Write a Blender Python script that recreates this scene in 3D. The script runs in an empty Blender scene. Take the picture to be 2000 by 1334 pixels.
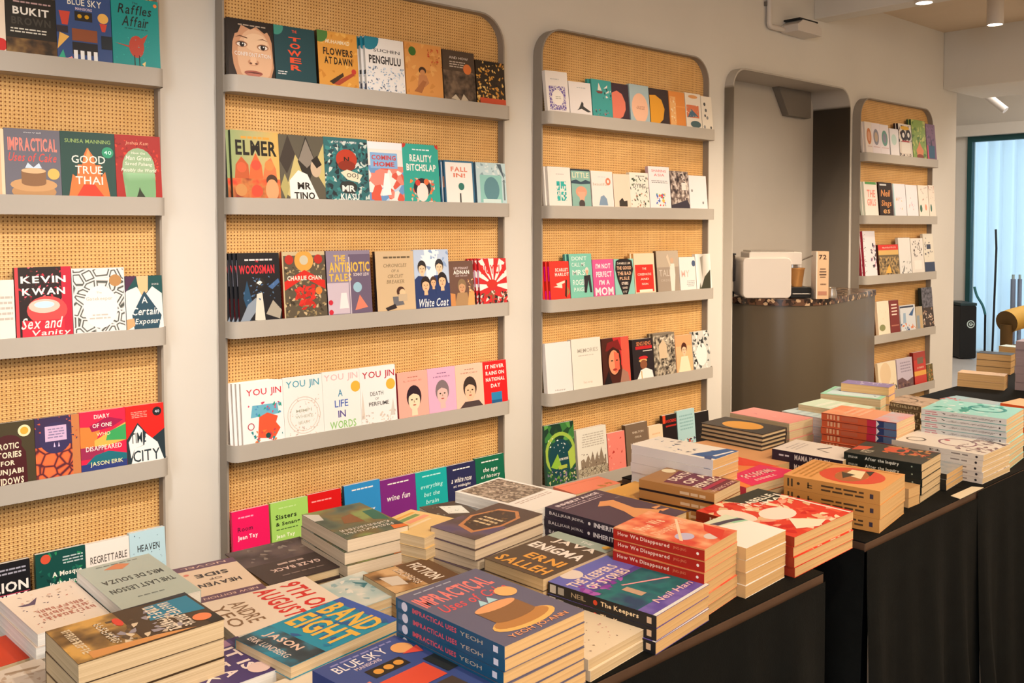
import bpy, bmesh, math, random
from mathutils import Vector, Matrix
S = bpy.context.scene
COL = S.collection
H = 1.45                                   # camera height above floor
YAW, PIT, FPX, CY = .7291, .0334, 1800.0, 502.3
D = 2.55                                   # distance to the long wall
# ------------------------------------------------------------------ camera
cam = bpy.data.cameras.new('camera'); camo = bpy.data.objects.new('camera', cam); COL.objects.link(camo)
F = Vector((math.sin(YAW)*math.cos(PIT), math.cos(YAW)*math.cos(PIT), -math.sin(PIT)))
RT = Vector((math.cos(YAW), -math.sin(YAW), 0)); UP = RT.cross(F)
camo.matrix_world = Matrix(((RT.x, UP.x, -F.x, 0), (RT.y, UP.y, -F.y, 0), (RT.z, UP.z, -F.z, H), (0, 0, 0, 1)))
cam.sensor_width = 36; cam.lens = 36*FPX/2000; cam.shift_y = -(667-CY)/2000
cam.clip_start = .05; cam.clip_end = 60
S.camera = camo
# ------------------------------------------------------------------ world, exposure, large lights
S.view_settings.view_transform = 'Standard'; S.view_settings.look = 'None'
S.view_settings.gamma = 1; S.view_settings.exposure = .84; S.view_settings.use_curve_mapping = False
wd = bpy.data.worlds.new('daylight'); S.world = wd; wd.use_nodes = True
wd.node_tree.nodes['Background'].inputs[0].default_value = (.74, .87, 1, 1)
wd.node_tree.nodes['Background'].inputs[1].default_value = .95
def area(name, loc, to, size, sy, power, col):
    l = bpy.data.lights.new(name, 'AREA'); l.shape = 'RECTANGLE'; l.size = size; l.size_y = sy; l.energy = power; l.color = col
    o = bpy.data.objects.new(name, l); COL.objects.link(o); o.location = loc
    o.rotation_euler = (Vector(to)-Vector(loc)).to_track_quat('-Z', 'Y').to_euler(); return o
def spot(name, loc, to, power, col, ang=62, blend=.7, rad=.03):
    l = bpy.data.lights.new(name, 'SPOT'); l.energy = power; l.color = col; l.spot_size = math.radians(ang); l.spot_blend = blend; l.shadow_soft_size = rad
    o = bpy.data.objects.new(name, l); COL.objects.link(o); o.location = loc
    o.rotation_euler = (Vector(to)-Vector(loc)).to_track_quat('-Z', 'Y').to_euler(); return o
WARM = (1, .74, .47)
area('far_room_glow', (8.6, 2.2, 3.15), (8.6, 2.4, 0), 2.5, 3.0, 95, (1, .93, .86))  # unseen area light, added to brighten the dark far floor
area('daylight_from_left', (-2.6, -1.2, 1.7), (1.6, 2.0, .9), 2.6, 1.8, 78, (.84, .92, 1))  # unseen area light added for cool daylight from the left; no window built
area('room_glow', (1.8, -.9, 2.62), (1.8, -.4, 0), 5.0, 2.2, 74, (1, .70, .42))
area('room_glow_far', (6.0, -.6, 2.62), (6.0, .2, 0), 3.5, 2.2, 60, (1, .73, .46))
for i, x in enumerate((.0, 1.3, 2.6, 3.9, 5.2)):
    spot('track_spot', (x, .75, 2.6), (x+.15, 2.55, .98), 58 if x < 4 else 36, (1, .93, .87) if x < 2 else (1, .86, .72), 58, .9, .016)
for i, x in enumerate((.6, 3.0, 5.4)):
    spot('track_spot_far_row', (x, -.9, 2.6), (x+.2, 2.5, .9), 62 if x < 4 else 34, (1, .93, .86) if x < 2 else (1, .84, .68), 46, .9, .016)
for i, (x, y) in enumerate(((1.0, .1), (2.4, .2), (3.9, .1))):
    spot('table_spot', (x, y, 2.6), (x+.1, 1.3, .8), 40, (1, .80, .56), 75, .8, .03)

# ------------------------------------------------------------------ pixel -> world
def ray(u, v):
    return F + RT*((u-1000)/FPX) + UP*((CY-v)/FPX)
def at(u, v, z):                            # point at height z above the floor
    d = ray(u, v); return Vector((0, 0, H)) + d*((z-H)/d.z)
def aty(u, v, y):
    d = ray(u, v); return Vector((0, 0, H)) + d*(y/d.y)
def atx(u, v, x):
    d = ray(u, v); return Vector((0, 0, H)) + d*(x/d.x)
# ------------------------------------------------------------------ materials
def s2l(c): return c/12.92 if c <= .04045 else ((c+.055)/1.055)**2.4
def hexc(h):
    if len(h) == 3: v = [int(c*2, 16)/255 for c in h]
    else: v = [int(h[i:i+2], 16)/255 for i in (0, 2, 4)]
    return tuple(s2l(c) for c in v)+(1,)
MATS = {}
def nodes(name):
    m = bpy.data.materials.new(name); m.use_nodes = True; nt = m.node_tree
    return m, nt, nt.nodes['Principled BSDF']
def lk(nt, a, b): nt.links.new(a, b)
def ink(tok, rough=.42):
    key = (tok, rough)
    if key in MATS: return MATS[key]
    m, nt, b = nodes('ink_'+tok); b.inputs['Roughness'].default_value = rough
    b.inputs['Specular IOR Level'].default_value = .35
    if '(' not in tok:
        b.inputs['Base Color'].default_value = hexc(tok)
    else:
        kind = tok[0]; a = tok[2:-1].split(','); cols = a[:-1]; sc = float(a[-1])
        tc = nt.nodes.new('ShaderNodeTexCoord')
        if kind == 'n':
            t = nt.nodes.new('ShaderNodeTexNoise'); t.inputs['Scale'].default_value = sc; t.inputs['Detail'].default_value = 2.5
            out = t.outputs['Fac']; lo, hi = .34, .66
        elif kind == 'v':
            t = nt.nodes.new('ShaderNodeTexVoronoi'); t.inputs['Scale'].default_value = sc; out = t.outputs['Color']; lo, hi = .15, .85
        elif kind == 'w':
            t = nt.nodes.new('ShaderNodeTexWave'); t.inputs['Scale'].default_value = sc; t.inputs['Distortion'].default_value = 9
            t.inputs['Detail'].default_value = 1; out = t.outputs['Fac']; lo, hi = .2, .8
        elif kind == 'e':
            t = nt.nodes.new('ShaderNodeTexVoronoi'); t.feature = 'DISTANCE_TO_EDGE'; t.inputs['Scale'].default_value = sc; out = t.outputs['Distance']; lo, hi = .04, .2
        elif kind in 'gh':                   # linear blend along y / x of the book, printed ink
            t = nt.nodes.new('ShaderNodeSeparateXYZ'); lk(nt, tc.outputs['Generated'], t.inputs[0]); out = t.outputs['Y' if kind == 'g' else 'X']; lo, hi = .05, .95
        if kind not in 'gh': lk(nt, tc.outputs['Object'], t.inputs['Vector'])
        r = nt.nodes.new('ShaderNodeValToRGB'); cr = r.color_ramp
        while len(cr.elements) < len(cols): cr.elements.new(.5)
        for i, c in enumerate(cols):
            cr.elements[i].position = lo+(hi-lo)*i/max(1, len(cols)-1); cr.elements[i].color = hexc(c)
        if kind in 'v': cr.interpolation = 'CONSTANT'
        lk(nt, out, r.inputs[0]); lk(nt, r.outputs[0], b.inputs['Base Color'])
    MATS[key] = m; return m
def plain(name, col, rough=.6, metal=0, noise=0, nscale=8, bump=0, bscale=60, spec=.4):
    m, nt, b = nodes(name); c = hexc(col) if isinstance(col, str) else col
    b.inputs['Roughness'].default_value = rough; b.inputs['Metallic'].default_value = metal; b.inputs['Specular IOR Level'].default_value = spec
    tc = nt.nodes.new('ShaderNodeTexCoord'); n = nt.nodes.new('ShaderNodeTexNoise'); n.inputs['Scale'].default_value = nscale; n.inputs['Detail'].default_value = 4
    lk(nt, tc.outputs['Object'], n.inputs['Vector'])
    r = nt.nodes.new('ShaderNodeValToRGB'); r.color_ramp.elements[0].position = .3; r.color_ramp.elements[1].position = .7
    r.color_ramp.elements[0].color = tuple(x*(1-noise) for x in c[:3])+(1,); r.color_ramp.elements[1].color = tuple(min(1, x*(1+noise)) for x in c[:3])+(1,)
    lk(nt, n.outputs['Fac'], r.inputs[0]); lk(nt, r.outputs[0], b.inputs['Base Color'])
    if bump:
        n2 = nt.nodes.new('ShaderNodeTexNoise'); n2.inputs['Scale'].default_value = bscale; lk(nt, tc.outputs['Object'], n2.inputs['Vector'])
        bp = nt.nodes.new('ShaderNodeBump'); bp.inputs['Strength'].default_value = bump; bp.inputs['Distance'].default_value = .002
        lk(nt, n2.outputs['Fac'], bp.inputs['Height']); lk(nt, bp.outputs[0], b.inputs['Normal'])
    return m
def emis(name, col, st):
    m, nt, b = nodes(name); b.inputs['Emission Color'].default_value = hexc(col); b.inputs['Emission Strength'].default_value = st
    b.inputs['Base Color'].default_value = hexc(col); return m
M_WALL = plain('wall_plaster', 'd6d0c6', .8, noise=.02, nscale=3, bump=.15, bscale=25)
M_CEIL = plain('ceiling_plaster', 'd2bfa6', .85, noise=.03, nscale=3)
M_FLOOR = plain('floor_tile', 'b9b4ae', .45, noise=.05, nscale=2)
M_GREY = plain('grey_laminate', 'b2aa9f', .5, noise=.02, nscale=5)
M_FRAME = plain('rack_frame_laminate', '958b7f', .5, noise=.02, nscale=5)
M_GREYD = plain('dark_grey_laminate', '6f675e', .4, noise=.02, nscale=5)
M_CTR = plain('counter_front_laminate', '5e5344', .3, noise=.015, nscale=4)
M_CLOTH = plain('black_table_cloth', '06090a', .8, noise=.3, nscale=20, bump=.3, bscale=400, spec=.15)
M_WOOD = plain('brown_table_edge', '4e3829', .6, noise=.15, nscale=12)
M_WHITE = plain('white_plastic', 'cfc6bd', .35, noise=.01)
M_BLACK = plain('black_plastic', '0e1114', .35, noise=.1)
M_STEEL = plain('brushed_steel', 'b9b2aa', .3, metal=.8, noise=.03)
M_KRAFT = plain('kraft_paper', 'c98f50', .7, noise=.06, nscale=30)
M_MUST = plain('mustard_upholstery', 'b8913f', .75, noise=.05, nscale=20, bump=.3, bscale=300)
M_BROWN = plain('dark_brown_upholstery', '5c431c', .75, noise=.05, nscale=20)
# speckled stone
def stone():
    m, nt, b = nodes('dark_speckled_stone'); b.inputs['Roughness'].default_value = .2
    tc = nt.nodes.new('ShaderNodeTexCoord'); v = nt.nodes.new('ShaderNodeTexVoronoi'); v.inputs['Scale'].default_value = 70
    lk(nt, tc.outputs['Object'], v.inputs['Vector']); r = nt.nodes.new('ShaderNodeValToRGB'); r.color_ramp.interpolation = 'CONSTANT'
    e = r.color_ramp.elements; e[0].color = hexc('2a1d18'); e[1].position = .45; e[1].color = hexc('5d4030')
    x = e.new(.7); x.color = hexc('b89a7a'); x = e.new(.8); x.color = hexc('3a2a24')
    lk(nt, v.outputs['Color'], r.inputs[0]); lk(nt, r.outputs[0], b.inputs['Base Color']); return m
M_STONE = stone()
# woven cane: small dark holes in a straw mesh
def cane():
    m, nt, b = nodes('woven_cane'); b.inputs['Roughness'].default_value = .6
    tc = nt.nodes.new('ShaderNodeTexCoord'); sp = nt.nodes.new('ShaderNodeSeparateXYZ'); lk(nt, tc.outputs['Object'], sp.inputs[0])
    def mth(op, a, v=None, w=None):
        n = nt.nodes.new('ShaderNodeMath'); n.operation = op
        for i, q in enumerate((a, v)):
            if q is None: continue
            if isinstance(q, (int, float)): n.inputs[i].default_value = q
            else: lk(nt, q, n.inputs[i])
        return n.outputs[0]
    k = 2*math.pi/.0098
    sx = mth('SINE', mth('MULTIPLY', sp.outputs['X'], k)); sz = mth('SINE', mth('MULTIPLY', sp.outputs['Z'], k))
    hole = mth('GREATER_THAN', mth('ADD', sx, sz), 1.15)
    n = nt.nodes.new('ShaderNodeTexNoise'); n.inputs['Scale'].default_value = 9; n.inputs['Detail'].default_value = 5; lk(nt, tc.outputs['Object'], n.inputs['Vector'])
    n3 = nt.nodes.new('ShaderNodeTexNoise'); n3.inputs['Scale'].default_value = 160; lk(nt, tc.outputs['Object'], n3.inputs['Vector'])
    r = nt.nodes.new('ShaderNodeValToRGB'); r.color_ramp.elements[0].position = .3; r.color_ramp.elements[1].position = .7
    r.color_ramp.elements[0].color = hexc('d4a05a'); r.color_ramp.elements[1].color = hexc('ebbe7c')
    lk(nt, mth('ADD', mth('MULTIPLY', n.outputs['Fac'], .5), mth('MULTIPLY', n3.outputs['Fac'], .5)), r.inputs[0])
    mx = nt.nodes.new('ShaderNodeMix'); mx.data_type = 'RGBA'; lk(nt, hole, mx.inputs[0]); lk(nt, r.outputs[0], mx.inputs[6]); mx.inputs[7].default_value = hexc('8a5520')
    lk(nt, mx.outputs[2], b.inputs['Base Color'])
    k2 = k*.5
    hgt = mth('MULTIPLY', mth('SINE', mth('MULTIPLY', mth('ADD', sp.outputs['X'], sp.outputs['Z']), k)), mth('SINE', mth('MULTIPLY', mth('SUBTRACT', sp.outputs['X'], sp.outputs['Z']), k)))
    bp = nt.nodes.new('ShaderNodeBump'); bp.inputs['Strength'].default_value = .5; bp.inputs['Distance'].default_value = .0015; lk(nt, hgt, bp.inputs['Height']); lk(nt, bp.outputs[0], b.inputs['Normal'])
    return m
M_CANE = cane()
def pages(name, c1, c2):
    m, nt, b = nodes(name); b.inputs['Roughness'].default_value = .85; b.inputs['Specular IOR Level'].default_value = .1
    tc = nt.nodes.new('ShaderNodeTexCoord'); mp = nt.nodes.new('ShaderNodeMapping'); mp.inputs['Scale'].default_value = (3, 3, 900)
    n = nt.nodes.new('ShaderNodeTexNoise'); n.inputs['Scale'].default_value = 1.0; n.inputs['Detail'].default_value = 2
    lk(nt, tc.outputs['Object'], mp.inputs[0]); lk(nt, mp.outputs[0], n.inputs['Vector'])
    r = nt.nodes.new('ShaderNodeValToRGB'); r.color_ramp.elements[0].position = .3; r.color_ramp.elements[1].position = .7
    r.color_ramp.elements[0].color = hexc(c1); r.color_ramp.elements[1].color = hexc(c2)
    lk(nt, n.outputs['Fac'], r.inputs[0]); lk(nt, r.outputs[0], b.inputs['Base Color']); return m
P_CREAM = pages('cream_page_edges', 'c4ab86', 'dcc7a3')
P_WHITE = pages('white_page_edges', 'd8d4ce', 'efece6')
P_SOFT = pages('soft_cream_page_edges', 'c8b69e', 'dccbb4')
P_KRAFT = pages('tan_page_edges', 'c8a272', 'dab886')

# ------------------------------------------------------------------ mesh helpers
class MB:
    def __init__(s): s.v = []; s.f = []; s.m = []; s.mats = []
    def mi(s, mat):
        if mat not in s.mats: s.mats.append(mat)
        return s.mats.index(mat)
    def face(s, pts, mat):
        b = len(s.v); s.v += [tuple(p) for p in pts]; s.f.append(tuple(range(b, b+len(pts)))); s.m.append(s.mi(mat))
    def box(s, a, b, mat, faces='xXyYzZ'):
        (x0, y0, z0), (x1, y1, z1) = a, b
        q = {'x': [(x0, y1, z0), (x0, y0, z0), (x0, y0, z1), (x0, y1, z1)], 'X': [(x1, y0, z0), (x1, y1, z0), (x1, y1, z1), (x1, y0, z1)],
             'y': [(x0, y0, z0), (x1, y0, z0), (x1, y0, z1), (x0, y0, z1)], 'Y': [(x1, y1, z0), (x0, y1, z0), (x0, y1, z1), (x1, y1, z1)],
             'z': [(x0, y1, z0), (x1, y1, z0), (x1, y0, z0), (x0, y0, z0)], 'Z': [(x0, y0, z1), (x1, y0, z1), (x1, y1, z1), (x0, y1, z1)]}
        for k in faces: s.face(q[k], mat)
    def prism(s, prof, lo, hi, mat, axis='y', capmat=None):
        """closed profile (list of 2-tuples) extruded along an axis between lo and hi"""
        def P(p, t):
            return {'y': (p[0], t, p[1]), 'x': (t, p[0], p[1]), 'z': (p[0], p[1], t)}[axis]
        n = len(prof)
        for i in range(n):
            a, b = prof[i], prof[(i+1) % n]; s.face([P(a, lo), P(b, lo), P(b, hi), P(a, hi)], mat)
        s.face([P(p, lo) for p in prof], capmat or mat); s.face([P(p, hi) for p in reversed(prof)], capmat or mat)
    def tube(s, path, r, mat, n=16, cap=True, capmat=None):
        rings = []; pts = [Vector(p) for p in path]; rs = r if isinstance(r, (list, tuple)) else [r]*len(pts)
        nrm = None
        for i, p in enumerate(pts):
            t = (pts[min(i+1, len(pts)-1)]-pts[max(i-1, 0)]).normalized()
            if nrm is None: nrm = t.orthogonal().normalized()
            nrm = (nrm-t*nrm.dot(t)).normalized(); bi = t.cross(nrm)
            rings.append([p+(nrm*math.cos(2*math.pi*k/n)+bi*math.sin(2*math.pi*k/n))*rs[i] for k in range(n)])
        for i in range(len(rings)-1):
            for k in range(n): s.face([rings[i][k], rings[i][(k+1) % n], rings[i+1][(k+1) % n], rings[i+1][k]], mat)
        if cap:
            s.face(list(reversed(rings[0])), capmat or mat); s.face(rings[-1], capmat or mat)
    def lathe(s, prof, c, mat, n=32):
        for i in range(len(prof)-1):
            (r0, z0), (r1, z1) = prof[i], prof[i+1]
            for k in range(n):
                a, b = 2*math.pi*k/n, 2*math.pi*(k+1)/n
                q = [(c[0]+r0*math.cos(a), c[1]+r0*math.sin(a), c[2]+z0), (c[0]+r0*math.cos(b), c[1]+r0*math.sin(b), c[2]+z0),
                     (c[0]+r1*math.cos(b), c[1]+r1*math.sin(b), c[2]+z1), (c[0]+r1*math.cos(a), c[1]+r1*math.sin(a), c[2]+z1)]
                if r0 < 1e-6: q = q[1:]
                elif r1 < 1e-6: q = q[:3]
                s.face(q, mat)
    def build(s, name, parent=None, loc=(0, 0, 0), smooth=False, bevel=0, weld=False):
        me = bpy.data.meshes.new(name); me.from_pydata(s.v, [], s.f)
        for m in s.mats: me.materials.append(m)
        me.polygons.foreach_set('material_index', s.m)
        if weld or smooth or bevel:
            bm = bmesh.new(); bm.from_mesh(me); bmesh.ops.remove_doubles(bm, verts=bm.verts, dist=1e-5)
            bmesh.ops.recalc_face_normals(bm, faces=bm.faces)
            if smooth:
                for f in bm.faces: f.smooth = True
                for e in bm.edges:
                    if len(e.link_faces) == 2 and e.calc_face_angle(0) > .7: e.smooth = False
            bm.to_mesh(me); bm.free()
        o = bpy.data.objects.new(name, me); COL.objects.link(o); o.location = loc
        if parent: o.parent = parent
        if bevel:
            md = o.modifiers.new('soft_edges', 'BEVEL'); md.width = bevel; md.segments = 2; md.limit_method = 'ANGLE'
        return o
def tag(o, label=None, cat=None, group=None, kind=None):
    if label: o['label'] = label
    if cat: o['category'] = cat
    if group: o['group'] = group
    if kind: o['kind'] = kind
    return o
def empty(name, loc=(0, 0, 0), label=None, cat=None, group=None):
    o = bpy.data.objects.new(name, None); COL.objects.link(o); o.location = loc; o.empty_display_size = .05
    return tag(o, label, cat, group)
# ------------------------------------------------------------------ lettering (built-in font, one mesh per glyph)
GL = {}
def glyph(ch, off):
    k = (ch, off)
    if k not in GL:
        c = bpy.data.curves.new('glyph', 'FONT'); c.body = ch; c.size = 1; c.resolution_u = 2; c.offset = off
        o = bpy.data.objects.new('glyph', c); COL.objects.link(o)
        me = bpy.data.meshes.new_from_object(o.evaluated_get(bpy.context.evaluated_depsgraph_get()))
        vs = [(v.co.x, v.co.y) for v in me.vertices]; fs = [tuple(p.vertices) for p in me.polygons]
        bpy.data.objects.remove(o); bpy.data.curves.remove(c); bpy.data.meshes.remove(me)
        if vs:
            x0 = min(v[0] for v in vs); x1 = max(v[0] for v in vs); vs = [(x-x0, y) for x, y in vs]; w = x1-x0
        else: w = .22
        GL[k] = (vs, fs, w)
    return GL[k]
def text_geo(t, off):
    V = []; FF = []; x = 0
    for ch in t:
        if ch == ' ': x += .3; continue
        vs, fs, w = glyph(ch, off); b = len(V)
        V += [(x+a, y) for a, y in vs]; FF += [tuple(b+i for i in f) for f in fs]; x += w+.09
    if not V: return [], []
    x0 = min(v[0] for v in V); x1 = max(v[0] for v in V); y0 = min(v[1] for v in V); y1 = max(v[1] for v in V)
    return [((a-x0)/(x1-x0+1e-9), (y-y0)/(y1-y0+1e-9)) for a, y in V], FF
STEP = .00006
def art(mb, spec, o, ux, uy, w, h, base=1):
    """printed design: ops separated by ';' on the unit square, drawn with origin o, unit axes ux, uy"""
    nz = ux.cross(uy); lay = [base]; asp = w/h
    def P(x, y): return o+ux*(x*w)+uy*(y*h)+nz*(lay[0]*STEP)
    def poly(pts, mat): mb.face([P(min(max(x, 0), 1), min(max(y, 0), 1)) for x, y in pts], mat)
    def ell(cx, cy, rx, ry, mat, n=20): poly([(cx+rx*math.cos(2*math.pi*k/n), cy+ry*math.sin(2*math.pi*k/n)) for k in range(n)], mat)
    def rd(a): return [float(x) for x in a]
    for op in spec.split(';'):
        op = op.strip()
        if not op: continue
        lay[0] += 1; t = op.split(' '); k = t[0]
        if k == 'R': x0, y0, x1, y1 = rd(t[1:5]); poly([(x0, y0), (x1, y0), (x1, y1), (x0, y1)], ink(t[5]))
        elif k == 'E': cx, cy, rx, ry = rd(t[1:5]); ell(cx, cy, rx, ry, ink(t[5]))
        elif k == 'C': cx, cy, r = rd(t[1:4]); ell(cx, cy, r, r*asp, ink(t[4]))
        elif k == 'O':
            cx, cy, r, th = rd(t[1:5]); m = ink(t[5]); n = 24
            for i in range(n):
                a, b = 2*math.pi*i/n, 2*math.pi*(i+1)/n
                poly([(cx+(r-th)*math.cos(a), cy+(r-th)*asp*math.sin(a)), (cx+r*math.cos(a), cy+r*asp*math.sin(a)), (cx+r*math.cos(b), cy+r*asp*math.sin(b)), (cx+(r-th)*math.cos(b), cy+(r-th)*asp*math.sin(b))], m)
        elif k == 'P':
            q = rd(t[2:]); poly(list(zip(q[::2], q[1::2])), ink(t[1]))
        elif k in 'TIB':                      # text: regular, italic-ish, bold
            cx, cy, tw, th = rd(t[1:5]); m = ink(t[5]); s = ' '.join(t[6:])
            vs, fs = text_geo(s, {'T': .008, 'I': .01, 'B': .03}[k]); sh = .28*th/ max(tw, .01) if k == 'I' else 0
            b = len(mb.v); mi = mb.mi(m)
            mb.v += [tuple(P(cx+(x-.5)*tw+sh*(y-.5)*tw, cy+(y-.5)*th)) for x, y in vs]
            for f in fs: mb.f.append(tuple(b+i for i in f)); mb.m.append(mi)
        elif k in 'LD':
            x0, y0, x1, y1 = rd(t[1:5]); n = int(t[5]); m = ink(t[6]); R = random.Random(int(x0*997+y0*331)+n); bold = k == 'D'
            for i in range(n):
                yy = y0+(y1-y0)*(i+.5)/n; hh = (y1-y0)/n*(.36 if bold else .22); x = x0+R.uniform(0, .06)
                while x < x1-.03:
                    xe = min(x+(R.uniform(.03, .07) if bold else R.uniform(.05, .14)), x1); 
                    if bold:              # blurred, unreadable capitals: strokes only
                        sw = (xe-x)*.34; sh = hh*.36; xl = x if R.random() < .8 else x+(xe-x)*.33
                        poly([(xl, yy-hh), (xl+sw, yy-hh), (xl+sw, yy+hh), (xl, yy+hh)], m)
                        for q in R.sample((-1, -.18, .64), 2): poly([(x, yy+q*hh), (xe, yy+q*hh), (xe, yy+q*hh+sh), (x, yy+q*hh+sh)], m)
                        if R.random() < .5: poly([(xe-sw, yy-hh), (xe, yy-hh), (xe, yy+hh*R.choice((0, 1))), (xe-sw, yy+hh*.9)], m)
                    else: poly([(x, yy-hh), (xe, yy-hh), (xe, yy+hh), (x, yy+hh)], m)
                    x = xe+.02
        elif k == 'S':                        # scattered shards
            x0, y0, x1, y1 = rd(t[1:5]); n = int(int(t[5])*1.8); sz = float(t[6])*.72; cols = t[7].split('+'); R = random.Random(n*7+int(sz*1000))
            for i in range(n):
                cx = R.uniform(x0, x1); cy = R.uniform(y0, y1); a = R.uniform(0, 6.28); s1 = sz*R.uniform(.5, 1.3); s2 = s1*R.uniform(.25, .8)
                pts = [(cx+math.cos(a+da)*s1*q, cy+math.sin(a+da)*s1*q*asp) for da, q in ((0, 1), (.9, .5), (math.pi*.8, .8), (math.pi+.7, .6), (math.pi+1.6, .4))]
                mb.face([P(min(max(x, x0), x1), min(max(y, y0), y1)) for x, y in pts], ink(cols[i % len(cols)]))
                lay[0] += .02
        elif k == 'F':                        # a face with hair: cx cy size skin hair
            cx, cy, s = rd(t[1:4]); sk, hr = t[4], t[5]; a = 1/asp
            ell(cx, cy+s*.22, s*.74*a, s*.95, ink(hr)); lay[0] += 1
            poly([(cx-s*.25*a, cy-s*.5), (cx+s*.25*a, cy-s*.5), (cx+s*.3*a, cy-s*1.3), (cx-s*.3*a, cy-s*1.3)], ink(sk)); lay[0] += 1
            ell(cx, cy-s*.1, s*.58*a, s*.78, ink(sk)); lay[0] += 1
            poly([(cx-s*.6*a, cy+s*.25), (cx-s*.5*a, cy+s*.8), (cx+s*.4*a, cy+s*.85), (cx+s*.62*a, cy+s*.2), (cx+s*.25*a, cy+s*.42), (cx-.1*s*a, cy+s*.5)], ink(hr)); lay[0] += 1
            for d in (-1, 1): ell(cx+d*s*.24*a, cy, s*.1*a, s*.06, ink('221'), 10)
            ell(cx, cy-s*.45, s*.17*a, s*.05, ink('a43'), 10); poly([(cx-s*.03*a, cy), (cx+s*.08*a, cy-s*.25), (cx-s*.06*a, cy-s*.25)], ink('a86'))
# ------------------------------------------------------------------ a book: spine at x=0, height along y, cover up (+z)
def book_meshes(w, h, th, front, spine, bg, sbg, pg, hard=False, lift=0):
    c = MB(); e = .0022 if hard else .0007; g = .003 if hard else .0006
    mb_, ms = ink(bg), ink(sbg)
    c.box((0, 0, 0), (w, h, e), mb_); c.box((0, 0, th-e), (w, h, th), mb_)
    c.box((0, 0, e), (e, h, th-e), ms)
    c.face([(-.00002, 0, 0), (-.00002, 0, th), (-.00002, h, th), (-.00002, h, 0)], ms)
    art(c, front, Vector((0, lift, th)), Vector((1, 0, 0)), Vector((0, 1, 0)), w, h-lift)
    art(c, spine, Vector((0, h, 0)), Vector((0, -1, 0)), Vector((0, 0, 1)), h, th)
    p = MB(); p.box((e, g, e), (w-g, h-g, th-e), pg)
    def mk(mb, n):
        me = bpy.data.meshes.new(n); me.from_pydata(mb.v, [], mb.f)
        for m in mb.mats: me.materials.append(m)
        me.polygons.foreach_set('material_index', mb.m); return me
    return mk(c, 'cover'), mk(p, 'page_block')
def put_book(name, ms, mw, label, cat='book', group=None):
    r = bpy.data.objects.new(name, None); COL.objects.link(r); r.matrix_world = mw; r.empty_display_size = .03; tag(r, label, cat, group)
    for n, me in zip(('cover', 'page_block'), ms):
        o = bpy.data.objects.new(n, me); COL.objects.link(o); o.parent = r
    return r

# ================================================================== the room
def wall_poly(name, pts, y0, y1, mat):      # outline in x,z with thickness in y
    mb = MB(); mb.prism(pts, y0, y1, mat, 'y'); return tag(mb.build(name), kind='structure')
XE = 6.13                                   # end of the long wall
ZC = 2.67
NX0, NX1 = 3.60, 4.68                       # alcove opening
def rrect(x0, x1, z0, z1, r, n=8, bottom=True):
    pts = []
    cs = [(x1-r, z1-r, 0), (x0+r, z1-r, 90)]
    if bottom: cs += [(x0+r, z0+r, 180), (x1-r, z0+r, 270)]
    for cx, cz, a0 in cs:
        for k in range(n+1):
            a = math.radians(a0+90*k/n); pts.append((cx+r*math.cos(a), cz+r*math.sin(a)))
    if not bottom: pts += [(x0, z0), (x1, z0)]
    return pts
NZT = (aty(1457, 131.5, D-.047).z+aty(1600, 163, D-.047).z)/2
arch = rrect(NX0, NX1, 0, NZT, .10, bottom=False)   # starts at right side, goes over the top to the left, then floor
pts = [(-2.6, 0), (-2.6, ZC)]+[(XE, ZC), (XE, 0), (NX1, 0)]+arch[:18]+[(NX0, 0)]
wall_poly('wall_back', pts, D, D+.14, M_WALL)
mb = MB(); mb.box((-2.7, -3.2, -.1), (12, 7, 0), M_FLOOR); tag(mb.build('floor'), kind='structure')
mb = MB(); mb.box((-2.7, -3.2, ZC), (XE+.4, D+.14, ZC+.1), M_CEIL); tag(mb.build('ceiling'), kind='structure')
mb = MB(); mb.box((XE+.35, -3.2, 3.2), (12, 7, 3.3), M_CEIL); tag(mb.build('ceiling_far'), kind='structure')
mb = MB(); mb.box((-2.7, -3.2, 0), (-2.6, D, ZC), M_WALL); tag(mb.build('wall_left'), kind='structure')
mb = MB(); mb.box((-2.6, -3.3, 0), (12, -3.2, 3.2), M_WALL); tag(mb.build('wall_front'), kind='structure')
mb = MB(); mb.box((XE-.14, D+.14, 0), (XE, 7, 3.2), M_WALL); tag(mb.build('wall_return'), kind='structure')
mb = MB(); mb.box((XE, 7, 0), (12, 7.1, 3.2), M_WALL); tag(mb.build('wall_side'), kind='structure')
# beams across the ceiling
xb1 = aty(1590, 38, D).x; zb1 = aty(1590, 38, D).z
mb = MB(); mb.box((xb1, -3.2, zb1), (xb1+.12, D, ZC), M_WALL); tag(mb.build('trim_1', bevel=.004), kind='structure')
zb2 = aty(1846, 176, D).z
mb = MB(); mb.box((5.93, -3.2, zb2), (XE+.4, D, 3.2), M_WALL); tag(mb.build('trim_2', bevel=.004), kind='structure')
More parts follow.
